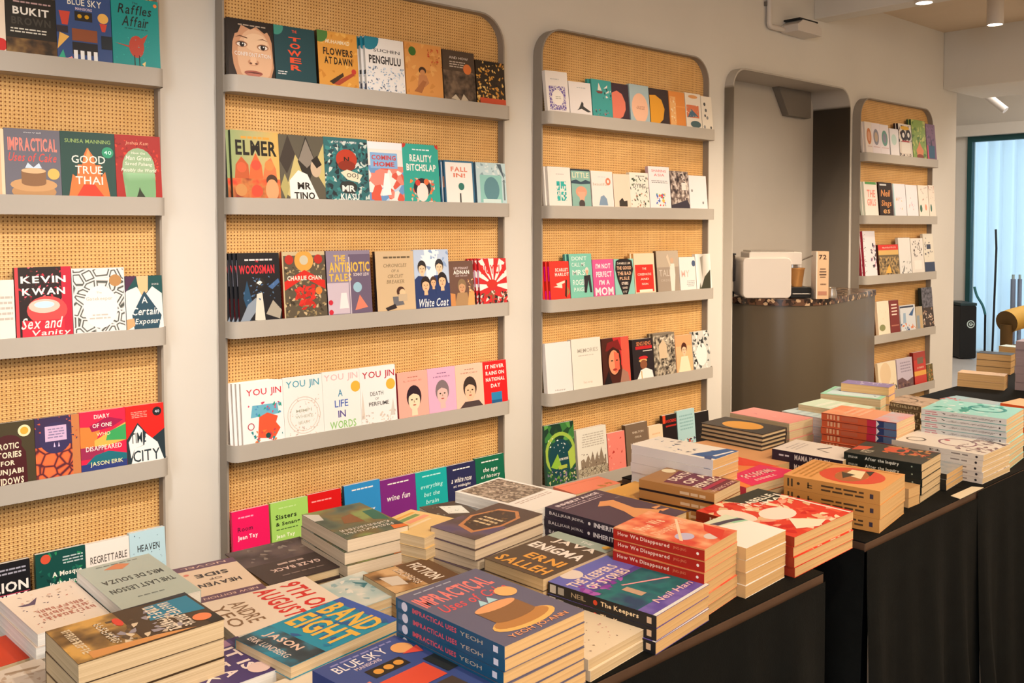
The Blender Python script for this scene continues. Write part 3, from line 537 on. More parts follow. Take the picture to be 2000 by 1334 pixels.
shelf_row(1, 2, [
 (456, 550, 496, 'black paperback with red title and tree spirit', '14161e', 'L .12 .87 .85 .93 1 ccc;T .45 .88 .08 .03 e0303c THE;B .45 .76 .84 .13 e0303c WOODSMAN;P 1f4a6a .1 .35 .2 .6 .3 .3 .25 0;P 8a96a4 0 .0 .2 .25 .4 .35 .45 .2 .2 0;P d8d4c4 .35 .02 .42 .4 .55 .42 .6 0;C .5 .56 .12 26221f;P f0ece4 .42 .56 .5 .53 .56 .57 .5 .6;P 44689a .7 .5 .95 .62 .98 .56 .8 .46;P a8a090 .62 .1 .8 .3 1 .15 .95 .02;S .1 .3 1 .66 16 .05 3a5a80+5c7ca0', {'n': 3, 'th': .0095, 'sbg': '14161e', 'sp': 'R .55 .1 .8 .9 7a1c24;R .08 .3 .4 .7 ccd;R .88 .1 .96 .9 c8ccd4'}),
 (555, 639, 493, 'tan and red ornamental comic with curved banner', 'c8b48c', 'R .03 0 1 .94 5a5040;S .03 0 1 .94 70 .07 a08a60+7a6c4c+c8b088+3c3428;E .5 .86 .22 .16 e0a048;C .5 .87 .1 c8c0a8;C .16 .88 .1 b82c24;C .84 .88 .1 b82c24;P d02820 .03 .55 .5 .72 .98 .55 .98 .42 .5 .6 .03 .42;B .5 .6 .8 .07 f2e4d0 CHARLIE CHAN;S .25 .12 .75 .5 22 .12 d83028+c02820;C .82 .4 .08 e08038', {'th': .014, 'sbg': 'a02820'}),
 (641, 727, 491, 'lilac grey comic with tall yellow title', '8c8094', 'R .5 0 1 .94 6a5c74;B .3 .88 .26 .1 e8b84a THE;B .52 .74 .92 .16 e8b84a ANTIBIOTIC;B .3 .58 .5 .12 e8b84a TALES;T .78 .62 .36 .05 e8dcd8 SONNY LIEW;R 0 .02 .48 .5 c8b8c4;P e08068 .6 .06 .72 .3 .9 .1;C .68 .42 .1 9ac0d0;P e8e0e0 .25 .1 .3 .34 .42 .34 .46 .1;C .06 .2 .05 c8283c;C .06 .05 .05 c8283c;R .5 0 .52 .9 d8ccd4', {'th': .015, 'sbg': '302830', 'pg': P_CREAM}),
 (737, 812, 492, 'tan paperback with a running child drawing', 'd0b48e', 'L .2 .86 .9 .93 1 6a5a44;I .5 .76 .6 .06 8a7658 CHRONICLES;I .5 .67 .2 .05 8a7658 OF A;I .5 .58 .4 .06 8a7658 CIRCUIT;I .5 .49 .46 .06 8a7658 BREAKER;C .62 .32 .11 4a2c24;C .66 .3 .08 e0c098;P 6a6a70 .4 .24 .62 .24 .7 .1 .42 .08;P 2c2428 .2 .06 .45 .12 .5 .05 .25 .01;R .55 .16 .78 .28 c4ae90', {'th': .014, 'sbg': '2c2024'}),
 (812, 880, 489, 'blue and white comic with uniformed students', 'b8c8e0', 'P f0f0f4 .3 1 .7 1 .6 .5 .35 .5;S .1 .6 1 1 14 .12 8aa4cc+e8eef4;R 0 0 1 .42 24386a;F .22 .68 .12 e8c4a0 2a2628;F .72 .7 .12 e8c4a0 2c2c34;P 24386a 0 .5 .1 .56 .38 .54 .45 .2 0 .2;P 24386a .55 .56 .9 .56 1 .3 .6 .2;F .3 .4 .13 e8b890 241c20;F .78 .46 .13 e8b890 1f1a20;F .52 .44 .09 e0b088 4a3024;R 0 0 1 .22 24386a;I .5 .1 .86 .14 f2f0ee White Coat', {'th': .014}),
 (880, 927, 511, 'brown paperback with soldiers and white title', '6a4c40', 'T .5 .84 .6 .05 dcc LIEUTENANT;B .5 .75 .66 .09 f0e8e0 ADNAN;T .5 .67 .5 .03 dcc AND THE LAST;F .5 .42 .16 c89870 8a7050;P a8845c .15 0 .3 .3 .7 .3 .8 0;P e0a060 .7 .0 .8 .4 1 .3 1 0;P c88850 0 0 0 .3 .2 .28 .2 0;S .7 .3 1 .6 8 .07 e8c090+a86848', {'th': .012}),
 (938, 1001, 506, 'red and white sunburst comic on bicycle', 'c8282c', 'P ece4dc .5 .42 .0 .95 .15 1;P ece4dc .5 .42 .35 1 .55 1;P ece4dc .5 .42 .75 1 .95 .9;P ece4dc .5 .42 0 .75 0 .6;P ece4dc .5 .42 1 .75 1 .6;P ece4dc .5 .42 0 .45 0 .3;P ece4dc .5 .42 1 .45 1 .3;B .5 .76 .84 .2 d82420 BICYCLE;E .45 .44 .2 .1 c82c24;S 0 0 1 .3 34 .1 2c2828+8a5a3c+d8ccc0', {'n': 3, 'th': .0095, 'sbg': 'b02830', 'sp': 'R .2 .2 .5 .8 ece;R .6 .1 .9 .9 2c2828'})])
shelf_row(1, 3, [
 (474, 556, 751, 'white paperback with red title and red lion', 'eeebea', 'T .54 .82 .84 .14 d02838 YOU JIN;P 6ab0c8 .2 .42 .25 .62 .85 .62 .88 .44;S .15 .4 .95 .68 12 .07 2a9a8a+4a90c0+d04060;P e05838 .35 .08 .4 .42 .6 .48 .85 .4 .8 .3 .9 .2 .75 .04;S .2 .0 .95 .2 14 .07 2a8a90+e08040+c03a50;O .2 .28 .08 .02 b03a4a;C .6 .1 .06 1c4a48', {'n': 3, 'th': .0095, 'sbg': 'd8ccc0', 'pg': P_WHITE}),
 (556, 633, 740, 'white paperback with blue title and looped drawing', 'ece8e4', 'T .5 .86 .84 .15 3f9ab0 YOU JIN;O .5 .34 .42 .012 c8b0a0;O .5 .34 .36 .012 d4c0b0;S .12 .0 .9 .66 40 .035 d8c0b0+c4b0a8;T .5 .42 .4 .05 bba MIMPI;T .5 .32 .45 .05 bba WHERE;T .5 .22 .3 .05 bba HEART', {'th': .012, 'pg': P_WHITE}),
 (633, 706, 729, 'white paperback with faded pink title', 'e6e8e4', 'T .5 .88 .9 .14 e8b8b8 YOU JIN;T .46 .62 .12 .12 1f7fa8 A;T .48 .44 .36 .12 3a5ab0 LIFE;T .48 .26 .2 .12 4a3a8a IN;T .5 .08 .7 .13 8ac06a WORDS;C .88 .7 .13 e0b040', {'th': .012, 'pg': P_WHITE}),
 (706, 776, 720, 'white paperback with dark red title', 'ece8e6', 'T .52 .84 .9 .15 b8243c YOU JIN;C .85 .66 .13 e0b040;T .45 .52 .36 .07 444 DEATH;T .45 .43 .1 .04 666 OF;T .5 .34 .56 .07 444 PERFUME;P d8ccc0 .0 .1 .06 .6 .1 .1;P d0c8c0 .8 .1 .9 .4 .94 .1;S 0 0 1 .2 20 .06 d8c8b8+c8b8b0', {'th': .012, 'pg': P_WHITE}),
 (779, 838, 730, 'pink paperback with a dark haired portrait', 'f0a898', 'L .3 .86 .7 .9 1 b06858;T .5 .8 .6 .03 c07868 LOKE;F .52 .38 .27 f2d4b4 2c1c28', {'th': .012, 'sbg': 'a82c38', 'pg': P_WHITE}),
 (838, 892, 722, 'lilac paperback with a grey haired portrait', 'dca8c4', 'L .3 .86 .7 .9 1 7a5078;T .5 .8 .6 .03 7a5078 HEROES;F .5 .42 .26 d8b4ac 7c6c70', {'th': .012, 'pg': P_WHITE}),
 (892, 946, 715, 'peach paperback with a bob haired portrait', 'ecbca4', 'L .3 .86 .7 .9 1 a06858;T .5 .8 .6 .03 a06858 HEROES;F .5 .4 .27 e8b898 3a2c28;P 4a3c3c .1 0 .3 .14 .8 .14 .95 0', {'th': .012, 'pg': P_WHITE}),
 (946, 995, 708, 'bright red paperback with white condensed lettering', 'e01c20', 'B .5 .87 .78 .09 f4e4dc IT NEVER;B .5 .72 .78 .09 f4e4dc RAINS ON;B .5 .57 .8 .09 f4e4dc NATIONAL;B .5 .42 .4 .09 f4e4dc DAY;R .3 .08 .75 .26 2a80b0;R .3 .0 .75 .08 1f5a88', {'th': .012, 'pg': P_WHITE})])
def sc(t, y=.5, w=.6, c='f0ece8'): return 'L .2 .86 .8 .92 1 %s;I .5 %s %s .12 %s %s' % (c, y, w, c, t)
shelf_row(1, 4, [
 (443, 529, 1005, 'hot pink paperback with black and white words', 'ea1860', 'L .15 .84 .6 .9 1 f4a0c0;T .34 .66 .4 .08 3a1830 Room;B .4 .5 .54 .1 f6e8ee Jean Tay', {'th': .013}),
 (532, 605, 985, 'lime green paperback with black and white words', 'a4d468', 'B .4 .72 .56 .09 243018 Sisters;B .44 .58 .64 .09 243018 & Senang;L .1 .47 .7 .51 1 4a6a34;B .36 .36 .5 .09 eef6d8 Jean Tay;L .15 .86 .7 .9 1 c8e8a0', {'th': .013}),
 (605, 670, 968, 'plain bright red paperback', 'd81418', 'L .1 .82 .7 .88 1 f4a0a0', {'th': .013}),
 (676, 746, 951, 'sky blue paperback with white script', '2f8ed0', sc('far story', .45, .66), {'th': .013, 'sbg': '1c4a70'}),
 (746, 815, 940, 'purple paperback with white script', '7c2880', sc('wine fun', .6, .66), {'th': .013}),
 (815, 876, 925, 'turquoise paperback with white script', '18a8a8', sc('everything', .66, .7, 'b8ecec')+';I .5 .5 .5 .09 b8ecec but the;I .5 .34 .4 .09 b8ecec brain', {'th': .013}),
 (876, 932, 912, 'navy paperback with white script', '2a2c54', sc('a white rose', .66, .7)+';I .5 .52 .6 .08 f0ece8 at midnight', {'th': .013}),
 (932, 988, 897, 'forest green paperback with white script', '14664a', sc('the age', .7, .5)+';I .5 .56 .66 .1 f0ece8 of history', {'th': .013})])
# ---- third rack
shelf_row(2, 0, [
 (1064, 1113, 137, 'white paperback with purple lattice frame', 'e8e0da', 'R .12 .06 .86 .64 k;C .5 .36 .26 ece4dc;L .35 .32 .65 .4 2 998;L .2 .78 .6 .83 1 bbb'.replace('R .12 .06 .86 .64 k', 'R .12 .06 .86 .64 e(e8e0da,6a5aa0,6a5aa0,90)'), {'roll': 1.5}),
 (1114, 1157, 159, 'white paperback with a grey flying bird', 'e6deda', 'P 3c3c3c .4 .2 .55 .42 .62 .36 .6 .2;P 3c3c3c .55 .3 .95 .12 .8 .1 .5 .2;L .3 .8 .8 .86 1 bbb;P 3c3c3c .3 .14 .5 .26 .55 .2', {'roll': 1}),
 (1158, 1197, 154, 'teal paperback with a sailing boat', '3f9c98', 'P 7a3a34 .2 .7 .3 .64 .5 .64 .56 .7;P e0d8cc .3 .72 .36 .92 .5 .72;S .5 .5 .98 .8 6 .09 e8e0d8+1f4a4c;S .1 .06 .9 .22 12 .05 1f4a4c+d04a5a;P e8e0d8 .6 .78 .8 .88 .78 .8', {'n': 1, 'th': .012}),
 (1197, 1230, 162, 'dark plum paperback with half coral circle', '3a2834', 'P e07860 0 .72 .3 .8 .6 .72 .78 .5 .78 .3 .6 .1 .3 0 0 0'),
 (1232, 1270, 164, 'pale blue paperback with peach circle', 'a4b8bc', 'E .5 .38 .42 .4 ecb898;L .3 .34 .75 .44 3 b07860'),
 (1271, 1308, 172, 'dark paperback with half yellow circle', '3a2c2c', 'P e09c2c 0 .8 .3 .82 .62 .7 .76 .45 .66 .15 .4 0 0 0'),
 (1309, 1340, 178, 'orange paperback with pale figures at left', 'e08c40', 'R .05 0 .4 .85 e8b070;S .08 0 .4 .85 14 .09 f0d4a8+e09858;R .4 .56 1 .6 e89a50'),
 (1341, 1371, 181, 'white paperback with a red and grey picture', 'e8dccc', 'R .05 .3 .85 .66 d87850;P 4a6a80 .1 .3 .35 .55 .8 .35;E .6 .12 .34 .1 4a6468;S .05 .3 .9 .7 8 .1 f0e0c8+b8a080;E .5 .9 .3 .05 dc9c60'),
 (1372, 1399, 188, 'white paperback with four small dark marks', 'e8dece', 'C .3 .76 .1 444;C .4 .58 .1 666;C .3 .42 .08 444;C .5 .36 .1 888;C .2 .08 .1 999;C .8 .08 .08 555')])
shelf_row(2, 1, [
 (1066, 1117, 325, 'white paperback with teal square mosaic', 'e8e2da', 'R .36 .15 .78 .64 v(2ab0a8,e8e2da,1f9c98,2ab0a8,120);R .5 .15 .54 .64 e8e2da;R .36 .38 .78 .41 e8e2da;L .3 .8 .7 .84 1 c0b0b0', {'n': 1, 'th': .012}),
 (1118, 1155, 330, 'teal paperback with a peach flower lamp', '8ab4a8', 'T .5 .84 .86 .14 e8e0c0 LITTLE;R 0 .95 1 1 2c3440;P 344c5c 0 .68 .25 .72 .5 .66 .75 .72 1 .68 1 .62 .5 .6 0 .62;E .5 .4 .3 .15 d89c80;P d8a88c .3 .4 .45 .1 .6 .1 .72 .4;C .5 .08 .16 4a4040', {'sbg': '242c34'}),
 (1157, 1199, 334, 'white paperback with an orange flower and blue dome', 'e8e0da', 'C .78 .72 .12 d88060;C .78 .72 .05 e8e0da;T .4 .64 .66 .08 c0a890 beautiful;P 8098b0 .3 .06 .4 .3 .55 .34 .68 .24 .72 .06;L .3 .82 .7 .86 1 ccc'),
 (1200, 1232, 340, 'pale peach paperback with one dark smudge', 'ecd2bc', 'P 3a3430 .3 .04 .3 .2 .5 .3 .6 .2 .8 .22 .8 .04'),
 (1232, 1269, 337, 'white paperback covered with green botanical sketches', 'e8e2d4', 'S .02 .02 .98 .9 34 .09 4a5a48+6a7a58+2c3028+b07a60;R .2 .56 .86 .7 e8e2d4;T .5 .63 .64 .12 333 DYING;L .3 .88 .8 .93 1 555'),
 (1270, 1311, 325, 'white paperback with multicoloured knot', 'ebe4e4', 'T .5 .9 .7 .06 d87070 SHARING;T .5 .8 .5 .06 d87070 ASIA;L .1 .6 .9 .68 2 999;S .28 .06 .75 .36 26 .1 4a6ac0+d84a4a+e8b84a+4aa86a+f0ece8', {'sbg': 'c8b0bc'}),
 (1312, 1347, 334, 'black and white street photo paperback', '6a5c58', 'R 0 0 1 1 n(2c2428,8a7870,d8ccc0,50);S .1 .2 .9 .95 16 .12 3a3034+c8bcb4;P 3a3440 .0 .1 .9 .25 1 .1 1 0 0 0;R .6 .5 .85 .7 e0d8d0'),
 (1348, 1382, 343, 'plain white paperback with two grey specks', 'e6dfe0', 'C .15 .55 .05 888;C .75 .2 .05 888')])
shelf_row(2, 2, [
 (1071, 1114, 512, 'small red paperback with white block words', 'd83428', 'B .62 .78 .66 .09 f2e4d8 SCARLET;B .62 .66 .7 .09 f2e4d8 HARLOT;P f0e0cc .3 .42 .75 .5 .75 .44 .4 .36;P f0e0cc .15 .34 .6 .4 .6 .3;P 2c2418 .72 .1 .8 .52 .86 .5 .8 .04;P a08048 .84 .08 .86 .34 .98 .2', {'n': 2, 'th': .0115, 'sbg': 'd02820', 'sp': 'R .1 .3 .4 .7 f0d;R .6 .3 .95 .7 f0d'}),
 (1115, 1159, 497, 'mint paperback with a seated woman', '7cc4b0', 'T .45 .9 .66 .09 e4f0ec DON\'T;T .4 .76 .6 .09 e4f0ec CALL ME;T .4 .58 .56 .12 e4f0ec MRS;T .45 .36 .66 .12 e4f0ec ROGERS;T .4 .2 .5 .09 e4f0ec PAIGE;F .76 .6 .08 e0b090 e0d8d0;P 2c2830 .62 .5 .9 .52 .95 .12 .86 .12 .8 .4 .7 .12 .6 .12', {'n': 1, 'th': .012, 'sbg': '3a8a90'}),
 (1160, 1201, 508, 'pink paperback with large white lettering', 'd85a94', 'B .5 .82 .7 .14 f8e8ec I\'M NOT;B .52 .6 .74 .15 f8e8ec PERFECT;B .52 .38 .5 .13 f8e8ec I\'M A;B .5 .14 .86 .22 f8e8ec MOM'),
 (1202, 1240, 507, 'mint paperback with black beehive shape', '8ec8bc', 'P 221c20 .05 .7 .1 .95 .3 1 .7 1 .92 .95 .97 .7 .85 .4 .62 0 .38 0 .15 .4;T .5 .88 .66 .06 f0e0d0 DANIELLE LIM;B .5 .75 .74 .1 e8b894 THE GOOD;B .5 .6 .7 .1 e8b894 THE BAD;B .5 .46 .5 .09 e8b894 PLSLE;B .5 .32 .34 .08 f0e0d0 OTHERS;T .5 .2 .26 .06 f0e0d0 SAND;T .5 .08 .2 .06 f0e0d0 IT'),
 (1241, 1281, 496, 'cream paperback with red title panel', 'ecd2b4', 'R .04 .04 .92 .72 e03028;T .48 .62 .2 .05 f4e0d0 THE;T .48 .48 .66 .06 f4e0d0 CONSERVATIVE;T .48 .36 .4 .05 f4e0d0 AND;T .48 .24 .3 .05 f4e0d0 NON;R .2 .04 .84 .1 f2e4d0', {'n': 1, 'th': .012, 'sbg': 'd8a868'}),
 (1285, 1328, 491, 'taupe paperback with a figure raising an arm', 'a09080', 'R 0 .6 1 1 b8a894;T .38 .46 .56 .16 c8bcb0 TALL;T .4 .28 .5 .06 b8a89c ORDER;C .7 .76 .08 c8a488;P e0d8cc .6 .68 .8 .68 .82 .4 .75 0 .6 0 .58 .4;P d8c0a8 .45 .85 .52 .92 .64 .64 .58 .62', {'sbg': '5a4838'}),
 (1329, 1360, 503, 'pale paperback with faint pink words', 'e0dcd8', 'T .35 .5 .5 .2 e8b8ac MY;C .9 .8 .12 4a5a78;L .4 .1 .9 .3 4 aaa'),
 (1361, 1398, 497, 'misty white paperback with dark hillside', 'ddd8cc', 'R 0 0 1 1 h(ece8e4,b8b0a4,e8e4dc,1);P 3a3a2c .25 0 .55 .35 .95 .55 .9 0;P 8a8478 .3 .9 .5 .95 .4 .3;P 5c5c4c .15 0 .3 0 .25 .2')])
shelf_row(2, 3, [
 (1060, 1119, 674, 'blank white hardcover', 'e6e0de', 'T .5 .05 .4 .04 8a8480 Happy', {'th': .02}),
 (1120, 1177, 665, 'white hardcover with pale grey capitals', 'e4dfd4', 'T .55 .76 .7 .08 b0a89c MEMORIES;L .2 .64 .75 .68 1 c4bcb0;T .5 .12 .3 .05 d0b8a8 love', {'th': .02}),
 (1179, 1232, 663, 'red tinted portrait paperback of a long haired woman', '4a2018', 'P c82c30 .4 1 1 1 1 .1 .8 .1;R .7 0 1 1 d85a48;E .42 .5 .26 .34 3c1610;E .42 .46 .2 .27 e09870;P e86a50 .42 .7 .6 .64 .62 .3 .44 .22;P 7c1c1c .12 .72 .2 .9 .6 .95 .72 .7 .6 .72 .4 .8 .2 .72;E .34 .5 .04 .015 221;E .52 .5 .04 .015 221;E .43 .3 .08 .025 a8342c;P a87a68 .6 .0 .7 .3 .9 .2 .95 0;P 1c1416 0 0 .2 .3 .3 0', {'th': .015}),
 (1238, 1278, 665, 'black thick paperback with an officer in red cap', '2a2226', 'T .55 .88 .7 .1 e08858 SENG HENG;R .15 .74 .95 .82 c02428;R .5 .68 .95 .7 e8dcd4;E .5 .52 .22 .05 c8282c;E .48 .45 .2 .04 d8b070;E .5 .35 .17 .12 8a5438;P ece8e4 .15 0 .35 .22 .6 .26 .9 .18 .95 0;R .36 .0 .4 .2 c8a048', {'th': .02, 'sbg': '2c2428', 'pg': P_WHITE}),
 (1279, 1321, 653, 'grey photo paperback of an old town', '7c7060', 'R 0 0 1 .95 n(322c28,8c8070,c8bca4,60);S 0 0 1 .9 24 .1 3a342e+b8ac98+d8ccb8;P d0b898 .25 .7 .45 .85 .62 .7 .62 .4 .25 .4', {'n': 1, 'th': .012, 'sbg': '5a5040'}),
 (1322, 1354, 657, 'peach paperback with a dark haired girl', 'e4a070', 'R 0 .0 1 .7 e8b080;F .5 .6 .17 e8bc98 4a2418;P f0d8b8 .1 0 .3 .42 .7 .42 .85 0', {'pg': P_WHITE}),
 (1355, 1388, 649, 'black and white scribbled paperback', 'c8c8c0', 'S 0 0 1 1 44 .14 2c3030+5a5c5c+e8e4e0;E .5 .38 .32 .3 e6e2dc;P 444 .45 .6 .5 .7 .55 .55', {'th': .013})])
shelf_row(2, 4, [
 (1057, 1126, 836, 'green paperback with a pond jungle picture', '22503c', 'R 0 .7 1 1 v(1c3a2c,3c7a3c,5a9a4a,24482c,34);O .5 .5 .52 .09 9ab84a;E .5 .42 .4 .32 16444c;S .1 .5 .9 .78 8 .04 e8ece8;P 8ab83c .15 .3 .4 .5 .5 .3 .35 .25;B .6 .4 .3 .04 f0f0e8 IN THE WOODS;R .4 .24 .7 .3 a8b84a;S 0 0 1 .26 40 .07 6a9a3c+2c5a34+8a7a9a+c8c090;P a8c050 .75 .5 .95 .6 1 .3 .8 .2', {'th': .014}),
 (1130, 1188, 842, 'pale paperback with a sepia city skyline', 'e0dcd0', 'L .15 .6 .9 .9 6 b8b0a4;P 8a7a68 .1 .15 .1 .35 .2 .38 .25 .3 .35 .45 .42 .32 .5 .5 .56 .3 .66 .48 .7 .3 .8 .56 .88 .28 .95 .4 .95 .15;R 0 0 1 .18 e(6a5c4a,c8c0ac,a89c84,60);S .1 .15 .95 .5 18 .04 5a4c40+c8bca8', {'th': .02}),
 (1189, 1223, 848, 'coral pink paperback with red bird drawings', 'e88478', 'S .05 .05 .95 .9 7 .12 b83a34+f4b8a8+d85a50', {'th': .014, 'sbg': 'a83a30'}),
 (1225, 1268, 832, 'taupe thick book with pale lettering', '7a6654', 'T .55 .78 .5 .05 d8c8b4 SHELTON;T .55 .66 .3 .05 d8c8b4 CHUA;B .55 .46 .7 .14 d0c4b8 LETTERS', {'th': .02, 'sbg': '5a4838'}),
 (1270, 1297, 834, 'small cream booklet leaning forward', 'ecd0b0', 'L .2 .7 .8 .8 1 e0b890'),
 (1298, 1325, 813, 'black paperback with red word', '241c1c', 'R 0 .8 .2 1 d84a28;T .55 .84 .8 .08 e03c30 SWOONING;R .2 .7 .95 .74 b02c24;R 0 0 1 .3 n(1c1818,3c3828,50)'),
 (1326, 1360, 804, 'light blue paperback with tiny street figures', 'a8ccd0', 'L .1 .5 .9 .9 5 88b0b4;S .0 0 1 .3 26 .1 3c2c34+c85a48+e8dccc+5a6a9a', {'th': .013}),
 (1361, 1387, 807, 'plain black book', '231f20', '', {'th': .016})])
# ---- far rack
shelf_row(3, 0, [
 (1688, 1705, 237, 'white paperback with an orange oval ornament', 'e6dad2', 'E .55 .55 .34 .26 c87c4c;E .55 .55 .2 .16 d8a080;L .2 .2 .9 .26 1 caa', {'n': 1, 'th': .012}),
 (1705, 1721, 240, 'white paperback with a grey oval ornament', 'e6dce0', 'E .5 .55 .34 .26 8c8a96;E .5 .55 .2 .16 c0a890;L .1 .2 .9 .26 1 caa'),
 (1721, 1738, 243, 'white paperback with a teal oval ornament', 'e4dce0', 'E .5 .55 .34 .26 6c9a90;E .5 .55 .2 .16 8c8a9c;L .1 .2 .9 .26 1 caa'),
 (1740, 1757, 251, 'narrow white paperback with pale green oval', 'e4e0e2', 'E .45 .6 .3 .2 bcd4cc'),
 (1758, 1783, 241, 'black and white paperback with a grinning mask', 'd8ccc0', 'S 0 .45 1 .95 24 .14 2c2024+5a3c38+e8e0d4;C .35 .66 .2 2a2428;C .75 .68 .2 2a2428;C .35 .66 .09 e8e0d8;C .75 .68 .09 e8e0d8;E .5 .88 .34 .06 d8a838;R .15 .12 .85 .44 e4dcd2;R .2 .46 .8 .5 a83438;S 0 0 1 .12 8 .1 2c2024', {'sbg': '2a1f24', 'n': 1, 'th': .012}),
 (1784, 1811, 233, 'green paperback with an orange pear shape', '86a052', 'S 0 0 1 1 26 .16 a8b860+5a7a3c+c0c070;P d8885c .3 .08 .25 .22 .42 .34 .5 .46 .6 .34 .78 .22 .7 .08;E .5 .06 .25 .06 8a3c28', {'n': 1, 'th': .012, 'sbg': '2c4a34'}),
 (1812, 1838, 242, 'purple paperback with a blue pot', '7c5878', 'S 0 .4 1 1 16 .15 8c6488+5c4468;P 2c5a78 .2 .05 .15 .4 .85 .4 .8 .05;P 3a3450 .4 .4 .5 .7 .6 .4;R 0 0 .16 .4 c84a68')])
shelf_row(3, 1, [
 (1689, 1716, 355, 'white paperback with large coral words', 'ece4da', 'B .52 .66 .6 .22 e89484 THE;B .52 .4 .66 .2 e89484 GIRLS;R .1 .93 .95 1 5a9c58', {'n': 1, 'th': .012, 'sbg': 'd8e0d0'}),
 (1719, 1745, 356, 'black paperback with gold script', '2c1c18', 'R .1 .9 .6 .95 ccc;I .5 .68 .66 .2 e89c58 Neil;I .52 .36 .74 .22 e89c58 Sings;I .5 .14 .5 .12 e8b070 es'),
 (1747, 1771, 359, 'white paperback with pale blue border', 'e4e2ea', 'R 0 0 .08 1 a8d0d4;S .2 .2 .7 .6 6 .12 e8c090+d8c8d8'),
 (1772, 1794, 361, 'white paperback with a tiny pink sketch', 'e6e4ea', 'S .2 .2 .7 .6 5 .12 e8b0b0+d8c8d8'),
 (1796, 1815, 362, 'white paperback with one green leaf figure', 'ebe2d6', 'S .1 .5 .9 .95 7 .09 a87c70+c0b0a4;E .2 .26 .12 .12 3c6a54;E .7 .3 .1 .1 e89a7c'),
 (1816, 1838, 362, 'white paperback with brown coat hooks sketch', 'ebdfd0', 'S .1 .5 .9 .95 8 .09 a0584c+c0b0a4;E .3 .28 .12 .12 2c6a5c;P a8685c .0 .98 .1 .98 .15 .8;P a8685c .85 .98 .95 .98 .8 .8')])
shelf_row(3, 2, [
 (1690, 1714, 452, 'white paperback with red spine and dotted border', 'e2dcdf', 'S .0 .05 .22 .95 16 .05 444;S .5 .1 1 .85 10 .16 6a5c78+3c3440+c88ca0', {'sbg': 'a8283c', 'n': 1, 'th': .014}),
 (1718, 1757, 479, 'brown paperback with red band and city street', '6a5a40', 'R 0 .82 1 1 d8342c;D .2 .87 .9 .94 1 f4c8b8;R 0 .66 1 .82 d8b068;R 0 0 1 .6 n(3a3024,8a7450,c8a468,60);P e8b050 .3 .06 .5 .36 .6 .06', {'th': .02, 'sbg': '4a2018'}),
 (1758, 1781, 465, 'white paperback with tiny skyline sketch', 'e4e2de', 'S .1 .0 .95 .35 10 .12 8a8a86+4c4c50+d0ccc8'),
 (1782, 1806, 466, 'white paperback with grey line figures', 'e2dcd4', 'S .1 .45 .9 .95 16 .1 8c8480+4c4444;R .2 .1 .8 .36 ece6de'),
 (1807, 1832, 457, 'white paperback with navy base and small figures', 'e0d8c8', 'R 0 0 1 .26 34405c;S .1 .3 .9 .9 10 .1 5a5c6c+2c3448;R .3 .6 .7 .72 3c4458')])
shelf_row(3, 3, [
 (1716, 1739, 590, 'cream paperback with a little green plant', 'ecdcc4', 'E .35 .2 .25 .1 8a8c5c;S .1 .3 .9 .9 6 .06 d8c8ac'),
 (1740, 1758, 588, 'maroon paperback with white stacked words', '7c2c28', 'R .2 .84 .8 .88 f0d8c8;R .2 .74 .8 .78 f0d8c8;R .2 .64 .8 .68 f0d8c8;R .2 .54 .75 .58 f0d8c8;R .1 .2 .9 .24 b06a58', {'th': .02}),
 (1760, 1789, 598, 'white paperback with blue and red shapes', 'd8dce0', 'R 0 .9 .9 .97 3a4258;P 3a6090 .55 .6 .95 .9 .8 .55;S .0 .0 1 .3 12 .1 e07a40+3c5c8c+e8e4dc;P 9ab4cc .15 .3 .2 .7 .35 .7 .35 .3'),
 (1790, 1803, 600, 'narrow tan paperback', 'b8a88c', 'R .1 .0 .5 .6 8a98a4;R .6 0 .9 .6 c8a878'),
 (1804, 1829, 563, 'dark photo paperback of a standing crowd', '4c4a50', 'R 0 .5 1 1 n(2c2a30,5c5a64,7a7880,60);R 0 0 1 .5 3c302c;S .0 .0 1 .5 22 .1 c8a88c+a07c68+e0d0c0', {'th': .02, 'sbg': '1c2c2c'})])
shelf_row(3, 4, [
 (1717, 1752, 711, 'cream paperback with flowers along the bottom', 'ecdcbc', 'C .4 .6 .3 e4c8a0;S .0 0 1 .25 16 .1 5c5c40+a88c60+3c3a30'),
 (1754, 1784, 703, 'lilac paperback with purple mountains', 'c8bccc', 'L .2 .5 .9 .9 4 9c90a4;P 6a4c50 0 .0 0 .3 .3 .35 .6 .2 1 .3 1 0;S 0 0 1 .2 10 .1 4a3030+8c6a5c'),
 (1787, 1810, 690, 'thick red book with yellow stripe', 'c8382c', 'R 0 .75 1 1 a83a30;R .3 .62 .8 .82 7a6450;R 0 .25 1 .4 e8a848;D .2 .46 .8 .54 1 f0c8b0', {'th': .022, 'sbg': '8a1c1c', 'pg': P_WHITE}),
 (1811, 1829, 712, 'olive brown patterned paperback', '6a5a2c', 'S 0 0 1 1 22 .16 c87c3c+3c3c20+a89c50')])

